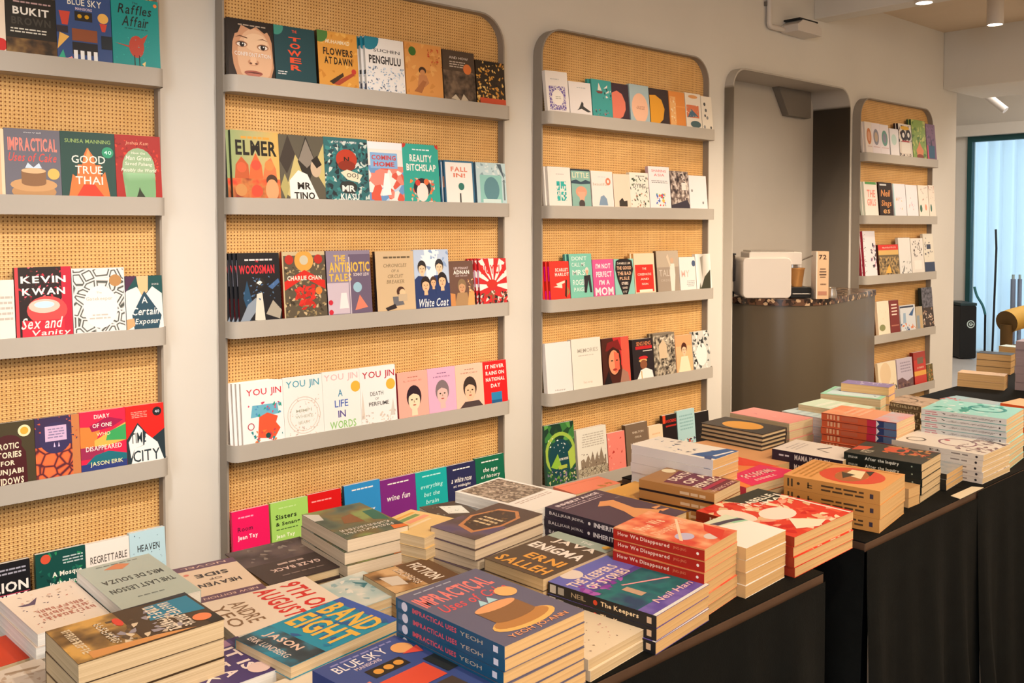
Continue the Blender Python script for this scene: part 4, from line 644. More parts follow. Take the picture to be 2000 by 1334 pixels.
# ================================================================== tables
TZ = .75
TABLES = [(-.75, 1.70, .955, 1.77, .727, 'long display table nearest the camera, brown edge, hung with black cloth'),
          (1.93, 2.526, .985, 1.70, .727, 'middle display table with brown edge showing, beyond the gap between tables'),
          (2.528, 5.75, .985, 1.70, .748, 'far display table wholly covered in black cloth, at the right')]
for x0, x1, y0, y1, zs, lab in TABLES:
    r = empty('display_table', ((x0+x1)/2, (y0+y1)/2, 0), lab, 'table', 'book display tables'); ox, oy = r.location.x, r.location.y
    mb = MB(); mb.box((x0-ox, y0-oy, .727), (x1-ox, y1-oy, .747), M_WOOD); mb.build('tabletop', r, bevel=.002)
    for lx in (x0+.06, x1-.06):
        for ly in (y0+.06, y1-.06):
            mb = MB(); mb.box((lx-.025-ox, ly-.025-oy, 0), (lx+.025-ox, ly+.025-oy, .727), M_BLACK); mb.build('leg', r)
    mb = MB(); mb.box((x0, y0, .7472), (x1, y1, .7496), M_CLOTH)
    def skirt(p, q, ztop, amp=.014):
        L_ = math.hypot(q[0]-p[0], q[1]-p[1]); n = int(L_/.02); ux, uy = (q[0]-p[0])/L_, (q[1]-p[1])/L_; nx, ny = uy, -ux
        def pt(i, z, k):
            s = i/n*L_; w = k*(.6+.9*math.sin(s*23+1)*math.sin(s*7.3)+.6*math.sin(s*41)); off = .004+amp*max(w, -.1)*k
            return (p[0]+ux*s+nx*off, p[1]+uy*s+ny*off, z)
        zz = [(ztop, .0), (ztop-.08, .35), (.35, 1.1), (.012, 1.8)]
        for i in range(n):
            for (za, ka), (zb_, kb) in zip(zz[:-1], zz[1:]):
                mb.face([pt(i, za, ka), pt(i, zb_, kb), pt(i+1, zb_, kb), pt(i+1, za, ka)], M_CLOTH)
    skirt((x0, y0), (x1+(.02 if x1 == 2.526 else 0), y0), zs+(.005 if zs < .74 else 0))
    if x1 != 2.526: skirt((x1, y0), (x1, y1), zs+(.005 if zs < .74 else 0))
    if x0 != 2.528: skirt((x0, y1), (x0, y0), zs+(.005 if zs < .74 else 0))
    o = mb.build('tablecloth', smooth=True)
    tag(o, {0: 'black cloth draped over the nearest table and hanging to the floor', 1: 'black cloth on the short middle table below the tan book stack', 2: 'black cloth covering the far table right to its edge'}[TABLES.index((x0, x1, y0, y1, zs, lab))], 'tablecloth', 'black table cloths')

ORD = ['topmost', 'second', 'third', 'fourth', 'fifth', 'sixth', 'seventh', 'eighth', 'ninth', 'tenth', 'eleventh', 'twelfth']
RJ = random.Random(4)
def stack(px, t, n, ori, desc, bg, front, sbg=None, sp='', pg=P_CREAM, mode='LNR', ln=.2, z0=0, jit=.002, hard=False, mx=None, nmax=None, plural=None, th=None):
    z = TZ+t; P = [at(u, v, z) for u, v in px]
    if mode == 'LNR': L_, N, R = P
    elif mode == 'LFR':                    # near corner from the far edge
        L_, Fc, R = P; N = L_+R-Fc
    elif mode == 'LF':                     # far edge and a length towards the camera
        L_, Fc = P; d = (Fc-L_).normalized(); N = L_-Vector((-d.y, d.x, 0))*ln; R = Fc-Vector((-d.y, d.x, 0))*ln
    elif mode == 'FRN':
        Fc, R, N = P; L_ = N+Fc-R
    a = R-N; b = L_-N; wa, lb = a.length, b.length
    ang = (math.atan2(a.y, a.x)+math.atan2(b.y, b.x)-math.pi/2)/2
    if mx: wa = min(wa, mx[0]); lb = min(lb, mx[1])
    e1 = Vector((math.cos(ang), math.sin(ang), 0)); e2 = Vector((-math.sin(ang), math.cos(ang), 0))
    if ori == 'u': X, Y, O, w, h = e1, e2, N, wa, lb
    elif ori == 'f': X, Y, O, w, h = -e1, -e2, N+e1*wa+e2*lb, wa, lb
    elif ori == 'r': X, Y, O, w, h = -e2, e1, N+e2*lb, lb, wa
    th = th or (t-z0)/n
    ms = book_meshes(w, h, th-.0004, front, sp, bg, sbg or bg, pg, hard)
    cx = O+X*w/2+Y*h/2
    for i in range(n):
        k = 0 if i == 0 else 1
        da = RJ.uniform(-.012, .012)*k*jit/.002; dx = Vector((RJ.uniform(-jit, jit)*k, RJ.uniform(-jit, jit)*k, 0))
        Rm = Matrix.Rotation(da, 3, 'Z'); X2, Y2 = Rm @ X, Rm @ Y; O2 = cx+dx-X2*w/2-Y2*h/2
        zb = TZ+z0+(n-1-i)*th
        mw = Matrix(((X2.x, Y2.x, 0, O2.x), (X2.y, Y2.y, 0, O2.y), (0, 0, 1, zb), (0, 0, 0, 1)))
        if n == 1: lab = desc+', lying flat on the table'
        elif i == 0: lab = desc+', topmost of its stack'
        elif i == n-1: lab = desc+', lowest copy in its stack'
        else: lab = desc+', %s copy down in its stack' % ORD[i]
        put_book('hardcover_book' if hard else 'paperback_book', ms, mw, lab, 'book', 'stacked copies of the '+desc)
# --- nearest table, from the left
stack([(-18, 1174), (73, 1238), (229, 1196)], .10, 5, 'f', 'cream paperback with scattered scribbled words', 'ecdccc', 'S .1 .1 .9 .9 40 .035 c87c6c+8a6a5c+6a5a68+d8b088;P 5a4a68 .6 .2 .75 .3 .9 .3 .85 .34 .7 .36;D .12 .5 .8 .8 3 b87868', pg=P_WHITE)
stack([(152.6, 1113), (241, 1193), (392, 1151)], .12, 6, 'f', 'grey green paperback with a bird and dark capitals', 'b4c0b8', 'B .5 .42 .8 .09 444c4a MRS DE SOUZA;B .5 .62 .84 .09 444c4a THE LAST LESSON;P d88a60 .35 .12 .5 .06 .72 .14 .5 .2;L .2 .04 .8 .08 1 7a8480;L .3 .8 .7 .84 1 7a8480', pg=P_WHITE)
stack([(71.4, 1238), (152.6, 1297), (448, 1215.6)], .14, 5, 'r', 'thick brown and blue photo paperback with salmon sticker', '4a3826', 'R 0 0 1 .45 n(3a2818,8a6a3c,d8a858,22);P 1f80a4 .1 .98 .6 .98 .5 .6 .1 .66;P 2a2c34 0 .5 .1 1 0 1;S .2 .3 .9 .75 24 .1 c8b8a4+9a94a0+e0ccb0+5a4834;P d89858 .8 .1 .98 .1 .98 .8 .9 .6;R .75 .9 1 1 2c2620;C .78 .9 .1 f08858;D .1 .62 .9 .84 2 e8dccc;D .15 .26 .8 .34 1 e8dcc8;D .1 .06 .85 .14 1 e0d0b4;E .3 .42 .12 .03 e04838', pg=P_CREAM)
stack([(344, 1110.6), (389, 1179), (518, 1145.6)], .05, 3, 'f', 'cream paperback with purple bands at both ends', 'ecd6c0', 'R 0 0 1 .14 6a4a64;R 0 .86 1 1 6a4a64;T .5 .07 .7 .05 e8c8b8 NOVEL;T .5 .93 .8 .05 e8c8b8 NEW EDITION;B .5 .6 .64 .1 3a3234 HEAVEN;B .5 .34 .5 .1 3a3234 SIDE;T .5 .47 .2 .05 6a5a54 OF;C .85 .25 .04 e08070', pg=P_CREAM)
stack([(433, 1083), (525.8, 1142), (682.8, 1103)], .04, 2, 'f', 'dark brown hardcover with pale smoke and white lettering', '443836', 'R 0 0 1 .5 n(3c302e,54464a,6c5c58,14);S .05 .02 .95 .4 12 .08 8a8078+5c504c;B .5 .72 .62 .08 e8ccc4 GAZE BACK;L .3 .55 .7 .64 1 c8b0a8;L .2 .85 .8 .9 1 8a7a74;P 1c1616 0 0 .04 0 .04 1 0 1', pg=P_CREAM, hard=True)
stack([(583, 1006), (678.6, 1054), (800, 1027)], .10, 4, 'f', 'forest photo paperback with white title along its edge', '5c5a44', 'R 0 0 1 1 n(3c4a44,5c6a58,7a6a44,8a9a5a,12);P d0ccc4 .8 .12 1 .02 1 .3 .86 .32;P 8a5a34 .4 .3 .6 .35 .7 .55 .4 .6;P 2a6a58 .0 .3 .2 .3 .25 .6 .05 .7;D .08 .7 .92 .88 2 eee4d8;P e87838 .0 .92 .2 .88 .24 1 0 1', pg=P_SOFT, jit=.004)
stack([(800, 986), (884, 1012), (829, 1050)], .09, 4, 'f', 'pastel yellow paperback with green and pink stripes', 'ecc888', 'R .1 .1 .9 .16 e8a850;R .15 .2 .7 .3 7a9a60;R .1 .34 .6 .44 f0a080;R .2 .5 .9 .56 f0d8b0', mode='FRN', pg=P_CREAM)
stack([(819, 990), (892, 977)], .075, 3, 'f', 'brown paperback with a torn white label', '4c4038', 'R 0 0 1 1 n(3a302c,5a4c40,14);P e8e8e0 .1 .2 .6 .1 .65 .4 .2 .5;S .1 .1 .9 .5 8 .06 b0b8a8', mode='LF', ln=.19, pg=P_WHITE)
stack([(832, 1031.6), (928, 1054), (1076.4, 1008)], .10, 5, 'r', 'purple brown paperback with a copper polygon frame', '5a4a44', 'R 0 0 1 .45 n(5a5078,6a5a70,5c4c4c,14);P c88858 .1 .5 .3 .2 .72 .12 .9 .45 .85 .75 .6 .9 .25 .85;P 4a3c34 .16 .5 .34 .25 .68 .18 .84 .46 .8 .72 .58 .86 .28 .8;S .22 .3 .78 .8 24 .07 8a6a44+3a2e28+6a5438;L .3 .36 .74 .6 3 e0c8a0', pg=P_SOFT, jit=.005)
stack([(901, 956), (1042, 998), (1115, 964)], .10, 4, 'f', 'white paperback with a brown herringbone pattern block', 'eeeae6', 'R .06 .03 .94 .66 v(6a5c50,b0a090,8a7c6c,c8b8a4,160);L .1 .7 .9 .78 2 c8b4ac', pg=P_WHITE)
stack([(392.6, 1178.7), (461, 1243), (677, 1176)], .05, 3, 'r', 'cream paperback with tall red lettering', 'ecdccc', 'B .5 .8 .86 .2 d8302c 9TH OF;B .5 .56 .86 .2 d8302c AUGUST;T .5 .26 .6 .14 8a6a4c ANDRE;T .5 .1 .6 .12 8a6a4c YEO', pg=P_WHITE)
stack([(464, 1246), (568, 1302), (772.5, 1206.7)], .075, 4, 'r', 'blue paperback with big yellow condensed lettering', '1c90b0', 'R 0 .9 1 1 3a5ab0;R 0 0 1 .3 n(1a2a34,3a4a54,2a8aa8,20);S 0 .3 1 .95 22 .12 1a7aa8+2a5a98;B .52 .8 .84 .24 e8b84c BAND;B .52 .52 .9 .26 e8b84c EIGHT;B .45 .2 .6 .1 e8c8b8 JASON;T .45 .08 .7 .06 e0d0c8 ERIK LUNDBERG', pg=P_CREAM)
stack([(182, 1335), (270, 1405), (560, 1308)], .06, 3, 'r', 'purple paperback with salmon hands and white lettering', '4a3a74', 'R 0 .93 1 1 3a2a5a;P a0789c 0 .0 .2 .0 .16 .9 .0 .9;P f08868 0 .05 .3 .1 .4 .4 .1 .5;B .5 .84 .6 .1 f0e0dc IT IS;B .5 .7 .66 .1 f0e0dc NOT A;B .5 .56 .66 .1 f0e0dc BOOK;B .5 .42 .66 .1 f0e0dc ABOUT;C .84 .88 .12 e8ccc8', pg=P_WHITE)
stack([(9, 1242), (61, 1284), (-90, 1330)], .05, 2, 'f', 'red orange paperback at the left edge with small emblem', 'd0401c', 'C .4 .6 .05 2c2018;C .6 .5 .04 2c2018', mode='FRN', pg=P_CREAM)
stack([(75, 1284), (162, 1341), (30, 1392)], .062, 3, 'f', 'off white paperback with faint brown ink drawing', 'e4d6c8', 'S .1 .1 .9 .9 20 .12 d8c4b0+c8b09c+e8dccf;P a89078 .1 .2 .6 .1 .62 .14 .2 .24', mode='FRN', pg=P_WHITE)
stack([(500, 1345), (604, 1307)], .055, 3, 'u', 'plain cream paperback low beside the blue one', 'eadac4', '', mode='LF', ln=.19)
stack([(610, 1309), (771, 1240)], .143, 7, 'u', 'blue paperback with flat food and drink pictures', '3e508e', 'L .1 .93 .9 .97 1 8a8ac0;T .42 .88 .6 .09 ece4e8 BLUE SKY;T .42 .8 .3 .04 dcd MANSIONS;R .3 .62 .72 .74 2a241e;C .4 .68 .05 d89840;C .52 .68 .05 d89840;C .64 .68 .05 d89840;C .86 .82 .11 e8a868;P e05040 .78 .75 1 .78 .96 .68;P d88070 .0 .6 .22 .62 .2 .4 .05 .4;R .26 .34 .8 .56 d85038;R .84 .36 1 .6 242c2c;R .26 .1 .8 .3 4c4038;E .5 .2 .12 .1 e8d0b0', sbg='2f4080', mode='LF', ln=.2)
stack([(775, 1165), (985, 1262), (1140, 1190)], .195, 12, 'u', 'slate paperback with pink title and layer cake', '63617a', 'B .46 .8 .84 .17 ec7c78 IMPRACTICAL;I .5 .63 .8 .11 d85058 Uses of Cake;L .1 .93 .6 .96 1 aab;P a8d0dc .4 .5 .48 .58 .5 .5 .58 .58 .62 .5;E .5 .18 .36 .1 e8b468;E .5 .2 .32 .08 b88048;R .26 .26 .74 .44 8a6240;E .5 .26 .24 .05 8a6240;E .5 .44 .24 .05 e0a070;C .8 .56 .11 e8b070;T .5 .05 .7 .06 f0a070 YEOH JO-ANN', sbg='1a5478', sp='R .02 .2 .12 .8 4a6a90;C .09 .5 .03 dde;B .38 .5 .42 .42 d85868 IMPRACTICAL USES;T .72 .5 .2 .34 b8b0a0 YEOH;R .91 .25 .95 .75 dde', pg=P_KRAFT)
stack([(1149, 1288.5), (1278, 1227), (1050, 1155)], .035, 2, 'u', 'cream paperback with black pen stroke drawing', 'ecdcc4', 'P 2c2c34 .3 .5 .8 .44 .8 .46 .3 .52;P 2c2c34 .3 .56 .7 .52 .7 .54 .3 .58;S .1 .1 .9 .35 14 .02 8a6a5a+c88', mode='LNR' if 0 else 'FRN', pg=P_CREAM) if 0 else None
stack([(1050, 1155), (1278, 1227), (1149, 1288.5)], .035, 2, 'u', 'cream paperback with black pen stroke drawing', 'ecdcc4', 'P 2c2c34 .2 .55 .7 .48 .7 .5 .2 .57;P 2c2c34 .2 .6 .6 .56 .6 .58 .2 .62;S .1 .05 .9 .35 14 .02 8a6a5a+c88', mode='FRN')
stack([(708, 1122.6), (772.5, 1159), (898.6, 1122.6)], .045, 2, 'r', 'brown paperback with chunky cream letters', '6a4c34', 'R 0 0 1 .5 n(4a3424,a87c4c,d8b080,18);B .5 .72 .8 .2 f0e4d8 FICTION;D .1 .36 .9 .52 1 e8d4c4;P d8ccc0 .3 .1 .7 .1 .8 .3 .4 .34', pg=P_CREAM)
stack([(600, 1150), (690, 1192), (800, 1155)], .035, 2, 'r', 'pale blue paperback with white wash picture', 'b4ccd0', 'R 0 0 1 1 n(a8c8cc,d8dcd8,9cc0c8,10);P 3a7a88 .2 .6 .4 .75 .5 .6;S .1 .1 .9 .9 10 .1 e4e4e0+98b8c0', pg=P_CREAM)
stack([(938.6, 1092.7), (1061, 1130.4), (1215, 1075)], .07, 3, 'r', 'brown grey paperback with white and gold capitals', '5a4a3e', 'P c8d8d4 0 .9 1 .9 1 1 0 1;R 0 .84 1 1 a8b8b0;R .05 .5 .5 .6 8a7c70;T .6 .92 .2 .05 eee THE;B .55 .78 .7 .13 f4e8e0 JAVA;B .5 .58 .86 .15 f8f0ec ENIGMA;B .6 .34 .6 .14 e8a84c ERNI;B .5 .13 .84 .15 e8a84c SALLEH;C .9 .95 .06 e8b040', pg=P_CREAM)
stack([(1066.6, 1137), (1282, 1203), (1389.5, 1142)], .064, 3, 'u', 'violet and teal paperback with a lighthouse scene', '5a4ca0', 'R 0 .66 1 1 g(7a5ac0,6a70c8,1);R 0 .1 1 .6 n(0f5a6a,1f7a80,2a4a70,16);R 0 0 1 .16 n(5a4ca8,7a6cc0,30);R 0 0 1 .03 e8ecf0;C .3 .95 .13 e8dcd8;S .0 .5 .6 .75 10 .1 8a3ca8+b060c0;B .42 .8 .76 .1 f4dcd8 THE KEEPERS;B .46 .67 .66 .1 f4dcd8 OF STORIES;P f0a8b0 .4 .5 .9 .3 .9 .33 .4 .52;R .3 .28 .4 .46 c8a890;I .6 .14 .66 .07 f0c8d0 Neil Han', sbg='1c1c22', sp='R .02 .15 .08 .85 ccc;R .1 .2 .16 .8 aaa;T .3 .5 .14 .4 b8a890 NEIL;C .46 .5 .02 d84828;B .68 .5 .34 .5 f0d8b0 The Keepers;R .92 .25 .96 .75 d8b898', plural=1, pg=P_KRAFT)
stack([(1187, 1035.5), (1376, 1073), (1454, 1039.5)], .126, 6, 'u', 'peach and coral paperback with red script spine', 'e89a74', 'R 0 0 1 1 n(f0b48c,e8805c,d84838,22);B .42 .76 .6 .14 f4c8a8 How We;B .5 .56 .8 .14 f0b898 Disappeared;E .3 .32 .16 .09 c0bce0;E .55 .12 .14 .07 dcd0d0;P d83828 .5 .0 .9 .1 .95 .35 .7 .25;P f4d4b8 .1 .3 .9 .66 .9 .63 .1 .26', sbg='b02418', sp='B .34 .5 .58 .46 f0c8b8 How We Disappeared;T .74 .5 .14 .3 d87858 JING-JING;C .93 .5 .014 f4e8e0;R 0 .9 1 1 d88850', pg=P_KRAFT)
stack([(1340, 1035), (1457, 1070.6), (1528.5, 1033)], .096, 4, 'u', 'white paperback with navy arc and mint band', 'f2f0ee', 'R 0 .6 1 1 d8e0cc;R .75 .6 1 .8 98ccb0;P 4a4058 .0 .9 .4 .92 .8 .84 1 .76 1 .66 .8 .74 .4 .8 0 .8;P f4f0ec 0 .76 .5 .76 1 .6 0 .6;C .4 .8 .1 e8c8b8', sbg='cca878', pg=P_KRAFT)
stack([(1061, 991), (1245, 1039), (1345, 1000)], .10, 5, 'u', 'dark plum paperback with an outstretched arm', '4c3a50', 'B .5 .93 .8 .05 f0e4ec INHERITANCE;T .5 .86 .8 .03 d8c8d4 BALLI KAUR JASWAL;R .1 .82 .8 .83 d8c8d4;P e09c68 .62 .74 .78 .68 .7 .4 .85 .2 .6 .12 .4 .25 .5 .4 .56 .6 .44 .66;P e09c68 .85 .3 .98 .28 .98 .26 .84 .24;P e09c68 .84 .22 .96 .18 .96 .16 .82 .16;T .9 .7 .08 .02 aaa 1970', sbg='2c2436', sp='T .12 .5 .14 .34 e8e0e4 BALLI;T .32 .5 .24 .4 e8e0e4 KAUR JASWAL;C .5 .5 .014 e8e0e4;B .74 .5 .38 .5 f0e8ec INHERITANCE')
stack([(1183, 959.4), (1345, 1000), (1399.5, 975.5)], .05, 3, 'u', 'golden yellow paperback with a brown hand shape', 'e0a850', 'P c87c38 .3 .3 .7 .2 .95 .5 .8 .7 .5 .6 .35 .5;P c87c38 .1 .62 .8 .5 .8 .46 .1 .6;S 0 0 1 1 10 .1 e8b458+d89c48;R 0 0 1 .04 7a5a58', sbg='c88c38')
stack([(1075, 952), (1172, 934), (1222, 946)], .045, 2, 'u', 'coral red paperback beside the white patterned stack', 'e88468', 'R 0 .8 1 .84 d8704c;S .6 0 1 .3 4 .1 b87c3c', mode='LFR')
stack([(1243.7, 937), (1395, 964), (1451.6, 939.6)], .10, 4, 'u', 'tan and burgundy paperback with cream block title', 'a4784c', 'P 6a2440 .1 .7 .9 .8 1 .3 .9 0 .2 0;C .8 .9 .13 e8dcbc;B .6 .66 .66 .12 ecdcd0 DEATH;B .6 .46 .7 .13 ecdcd0 OF A;B .55 .28 .8 .12 ecdcd0 PERM SEC;R .1 .14 .9 .2 a8284c;T .5 .05 .84 .06 e8c0b8 WONG SOUK', sbg='c08850', sp='L .5 .2 .9 .8 1 e8c8a8;R .0 0 1 .2 2a1c20')
stack([(1337, 912), (1457, 952), (1543, 916.7)], .07, 3, 'u', 'turquoise orange and magenta paperback', 'e8803c', 'R 0 .6 1 1 n(50c8b8,e88c40,50c8b8,14);P 48c0b0 0 .5 .3 .62 .5 .5 .2 .36;P e83c20 .5 1 1 1 1 .3 .7 .6;P e01c60 .2 .4 .9 .5 1 .0 .1 .0;D .3 .18 .85 .36 1 ecdcd0;D .3 .08 .7 .15 1 ecdcd0', sbg='c8405c')
stack([(1230.5, 868.5), (1392.6, 898.5), (1445.6, 881)], .14, 6, 'u', 'white paperback with navy shapes and blue corner', 'ece8e6', 'S .05 .15 .95 .95 14 .1 2a4a8a+e4e2e6+3a4a6a+b8c0cc;P 2a5ca0 .1 .0 .1 .3 1 .14 1 0;P e8e8f0 .3 .1 .9 .05 .9 .02 .3 .06;P 2a4a8a 0 .02 .3 .1 .2 .16 0 .1', sbg='d4d2d6', pg=P_KRAFT)
stack([(1376, 992), (1551.5, 1049), (1640.6, 992)], .082, 4, 'u', 'red and cream illustrated paperback with white title', 'd83c28', 'S 0 0 1 1 60 .11 e8a088+f0d8b8+c81c18+e85c40+e0b890;P 2a2c24 .4 1 1 1 1 .74 .8 .66 .5 .8;B .66 .8 .5 .09 f0e8dc ISABELLE;B .7 .7 .4 .06 f0e8dc LIMA;E .45 .44 .2 .15 f2e0d8;E .14 .66 .12 .2 f0dcd0;R .93 0 .96 .8 f4e4dc;P f0e4d0 .2 .1 .4 .3 .6 .05 .4 0', sbg='94301c', sp='C .88 .5 .014 e0c8b8;B .4 .5 .5 .4 f0d0c0 ISABELLE', pg=P_KRAFT)
# --- middle and far table
stack([(1528.5, 927.5), (1719, 959.6), (1773, 926.8)], .097, 3, 'u', 'tan paperback with a red and cream roundel', 'e0a464', 'O .5 .42 .4 .2 d85038;E .5 .42 .32 .16 b06a3c;P f0e0bc .4 .3 .8 .36 .78 .5 .5 .5;P 4a4030 .3 .46 .6 .56 .56 .4;P 3a3228 .6 .26 .86 .28 .8 .36;L .1 .72 .9 .96 4 c08844;R .92 .05 .94 .95 c88c4c', sbg='c48c4c', sp='R .04 .2 .06 .8 4a3c2c;R .08 .2 .1 .8 4a3c2c;C .16 .5 .016 3a3028;D .2 .2 .34 .8 1 5a4630;L .38 .2 .84 .8 2 4a3828;R .9 .35 .935 .68 3c3444', pg=P_KRAFT, jit=.001)
stack([(1700, 937), (1775, 955), (1795, 946)], .048, 2, 'u', 'kraft coloured paperback low behind the tan stack', 'c8a070', '', pg=P_KRAFT)
stack([(1647, 882.6), (1800, 906.7), (1841, 884.7)], .10, 5, 'u', 'charcoal paperback with orange print and white spine title', '3c3c34', 'T .3 .78 .24 .14 dcd4c4 AFTER;P d8583c .25 .98 .6 .98 .7 .8 .4 .82;S .4 .0 1 .7 30 .12 d86c40+c88850+8a3c2c+4a4a38;C .7 .5 .2 d85c3c;E .7 .44 .12 .05 3c4440', sbg='16201f', sp='T .12 .5 .12 .3 c8ccc8 EPIGRAM;B .5 .5 .44 .56 dde4e0 After the Inquiry;C .88 .5 .01 9a9', pg=P_CREAM)
stack([(1780, 915), (1849, 926), (1888, 907)], .045, 3, 'u', 'small grey blue paperback between two stacks', '9ca4ac', 'R 0 0 1 1 n(8c98a4,b0acaa,30)', sbg='20201f', pg=P_KRAFT)
stack([(1508, 875.7), (1646, 900), (1690, 880)], .08, 3, 'u', 'white line drawing paperback with a dark spine', 'ece4e0', 'P 4a4048 .4 .3 .5 .5 .8 .4 .82 .42 .52 .54 .38 .34;P 4a4048 .7 .1 .9 .1 .95 .3 .93 .3 .88 .13 .7 .13;L .2 .7 .8 .9 3 c8c0c0', sbg='2c2238', sp='L .1 .3 .25 .7 1 ccd;B .58 .5 .5 .56 e8e0e4 MAMA IS GUILTY')
stack([(1362, 864), (1500, 912), (1568, 888)], .05, 2, 'u', 'wide peach coloured board book under dark notebooks', 'e4ac7c', '', pg=P_KRAFT)
stack([(1366, 826), (1489.5, 848), (1539, 835)], .10, 4, 'f', 'thin black hardcover with a yellow disc', '3c3734', 'E .52 .5 .38 .3 e4a444', pg=P_CREAM, z0=.051, hard=True)
stack([(1423, 806), (1541.6, 827), (1590, 816)], .10, 4, 'f', 'pink paperback with cream page sides', 'e89a94', 'P c87878 .6 .3 .68 .34 .64 .26;S .4 .4 .9 .8 4 .08 e8a8a8+f0b0a4', pg=P_CREAM)
stack([(1529, 802), (1612, 818), (1650, 808)], .09, 3, 'f', 'pale icy blue paperback half hidden by orange stack', 'c4d8dc', 'L .1 .2 .9 .8 3 a8c0c8', pg=P_WHITE)
stack([(1567, 787), (1665, 806), (1700, 793)], .11, 4, 'f', 'pale mint paperback with white sides', 'cce0cc', 'L .1 .2 .9 .8 3 e4ece0', pg=P_CREAM)
stack([(1602, 768), (1720, 780), (1745, 765)], .12, 4, 'f', 'mint green bordered paperback, widest of the green ones', '98d4bc', 'R .08 .08 .92 .92 c4dce4;S .1 .1 .9 .9 8 .07 5a7c94+e4ecf0', pg=P_CREAM)
stack([(1643, 747), (1736, 756.7), (1747, 750.4)], .15, 5, 'f', 'lilac paperback with white shapes', '8a7cb0', 'S .1 .1 .9 .9 9 .12 e8e4ec+dcd4e4', pg=P_KRAFT)
stack([(1601, 807), (1751, 826), (1793, 811)], .13, 6, 'u', 'orange to pink paperback with a blue ended spine', 'f0a884', 'R 0 .5 1 1 n(f4b48c,f0946c,14);R 0 0 1 .3 n(c8ccdc,e8a8b0,20);L .2 .5 .9 .8 3 f4c8ac', sbg='d4603c', sp='R .62 0 .74 1 c82c4c;R .74 0 1 1 5a7098;P 2a3c70 .76 .0 .84 .1 .84 .9 .74 1;P e8e4ec .74 0 .78 .5 .74 1;R .08 .2 .1 .85 f0b890;R .12 .2 .15 .85 f0b890;R .17 .2 .19 .85 f0b890;R .22 .2 .25 .85 f0b890;R .28 .25 .5 .8 c8684c;R 0 .92 1 1 8a2c20')
stack([(1751, 855), (1921, 889), (1956.8, 863.7)], .08, 5, 'u', 'white paperback with plum line drawings', 'e6e0dc', 'O .3 .82 .14 .03 6a6460;O .5 .42 .26 .03 8a5a70;S .1 .0 .95 .36 26 .08 6a4c5c+b8a8a8+8a6a70;C .55 .55 .04 c04a60;P 3c3438 .8 .0 .95 .3 .98 .3 .86 0', sbg='dcd4cc', sp='D .4 .25 .56 .75 1 6a605c;L .62 .25 .88 .75 1 8a807c;C .93 .5 .013 2c2830')
stack([(1800, 797.6), (1966, 818.6), (1999, 797.6)], .15, 8, 'u', 'aqua paperback with white clouds and teal flourishes', '9cdcdc', 'S .0 .1 1 1 22 .11 48b0a4+2a8c88+c8e8ec+e0ecf0;O .6 .35 .26 .05 2a9090;E .3 .55 .16 .05 3a9c90', sbg='c8ccd0', sp='L .04 .15 .2 .85 2 b87c8c;P 3c3c44 .2 .1 .28 .5 .24 .8 .3 .6;I .6 .5 .56 .4 7a7478 Tales from the Kampong;C .93 .5 .011 3c3c44;R 0 0 1 .08 5a9ca0')
stack([(1730, 780), (1799, 794), (1829, 780)], .10, 5, 'u', 'brown grey paperback with ornate spine', 'b8a08c', 'S .0 .0 1 1 14 .1 8a7460+d8c4b0+5c5044;O .4 .7 .3 .04 6a5a4c', sbg='6a5844', sp='D .05 .2 .95 .85 1 d8c8a8')
stack([(1838, 778), (1868, 771), (1965, 787)], .11, 4, 'f', 'pale blue paperback with a red flower corner', '9cc0d0', 'S .5 .0 1 .3 10 .12 d82c30+c02028;R 0 .3 1 .9 a8b8c4', mode='LFR' , pg=P_WHITE)
stack([(1962, 785), (1988, 774.5), (2092, 792)], .12, 5, 'u', 'peach paperback with an orange spine at the right edge', 'ecb484', '', sbg='e05a28', mode='LFR')
stack([(1869, 728), (1962, 735), (1973, 730)], .061, 2, 'f', 'tan paperback at the far end of the black table', 'd8b894', 'S 0 .0 1 1 6 .12 c89878+e8dcd8', pg=P_KRAFT)
stack([(1907, 689), (1975, 694), (1985, 690)], .093, 3, 'f', 'black topped paperback behind the tan pair', '24262c', '', pg=P_KRAFT)
stack([(1952, 675), (2000, 680), (2012, 677)], .09, 3, 'f', 'salmon striped paperback furthest back', 'c8dcdc', '', sbg='e0906c', pg=P_KRAFT)
stack([(1984, 666), (2062, 672), (2075, 667)], .21, 6, 'u', 'lilac grey paperback in the tall right edge stack', 'b8a8b8', '', sbg='9c8c94', pg=P_KRAFT)
# loose bits on the table
mb = MB(); q = [at(1857, 968, .752), at(1875, 974, .752), at(1921, 952, .752), at(1898, 950, .752)]
c = sum(q, Vector())/4
mb.face([p-c for p in q], ink('e8dcc4')); mb.face([p-c-Vector((0, 0, .0012)) for p in reversed(q)], ink('e8dcc4'))
for i in range(4): mb.face([q[i]-c, q[i]-c-Vector((0, 0, .0012)), q[(i+1) % 4]-c-Vector((0, 0, .0012)), q[(i+1) % 4]-c], ink('e8dcc4'))
tag(mb.build('price_card', loc=c), 'small cream card lying on black cloth at the table edge', 'card')
bm = bmesh.new(); bmesh.ops.create_icosphere(bm, subdivisions=3, radius=.036); R_ = random.Random(2)
for v in bm.verts:
    k = 1+.28*math.sin(v.co.x*190+v.co.z*90)*math.cos(v.co.y*170)+R_.uniform(-.1, .1); v.co = Vector((v.co.x*k*1.15, v.co.y*k, v.co.z*k*.6))
me = bpy.data.meshes.new('crumpled_paper'); bm.to_mesh(me); bm.free(); me.materials.append(plain('crumpled_green_paper', 'd0d0a0', .8, noise=.12, nscale=40))
o = bpy.data.objects.new('crumpled_paper', me); COL.objects.link(o); p = at(962, 1325, TZ+.10); o.location = p
tag(o, 'crumpled pale green paper beside the cake book stack', 'paper')

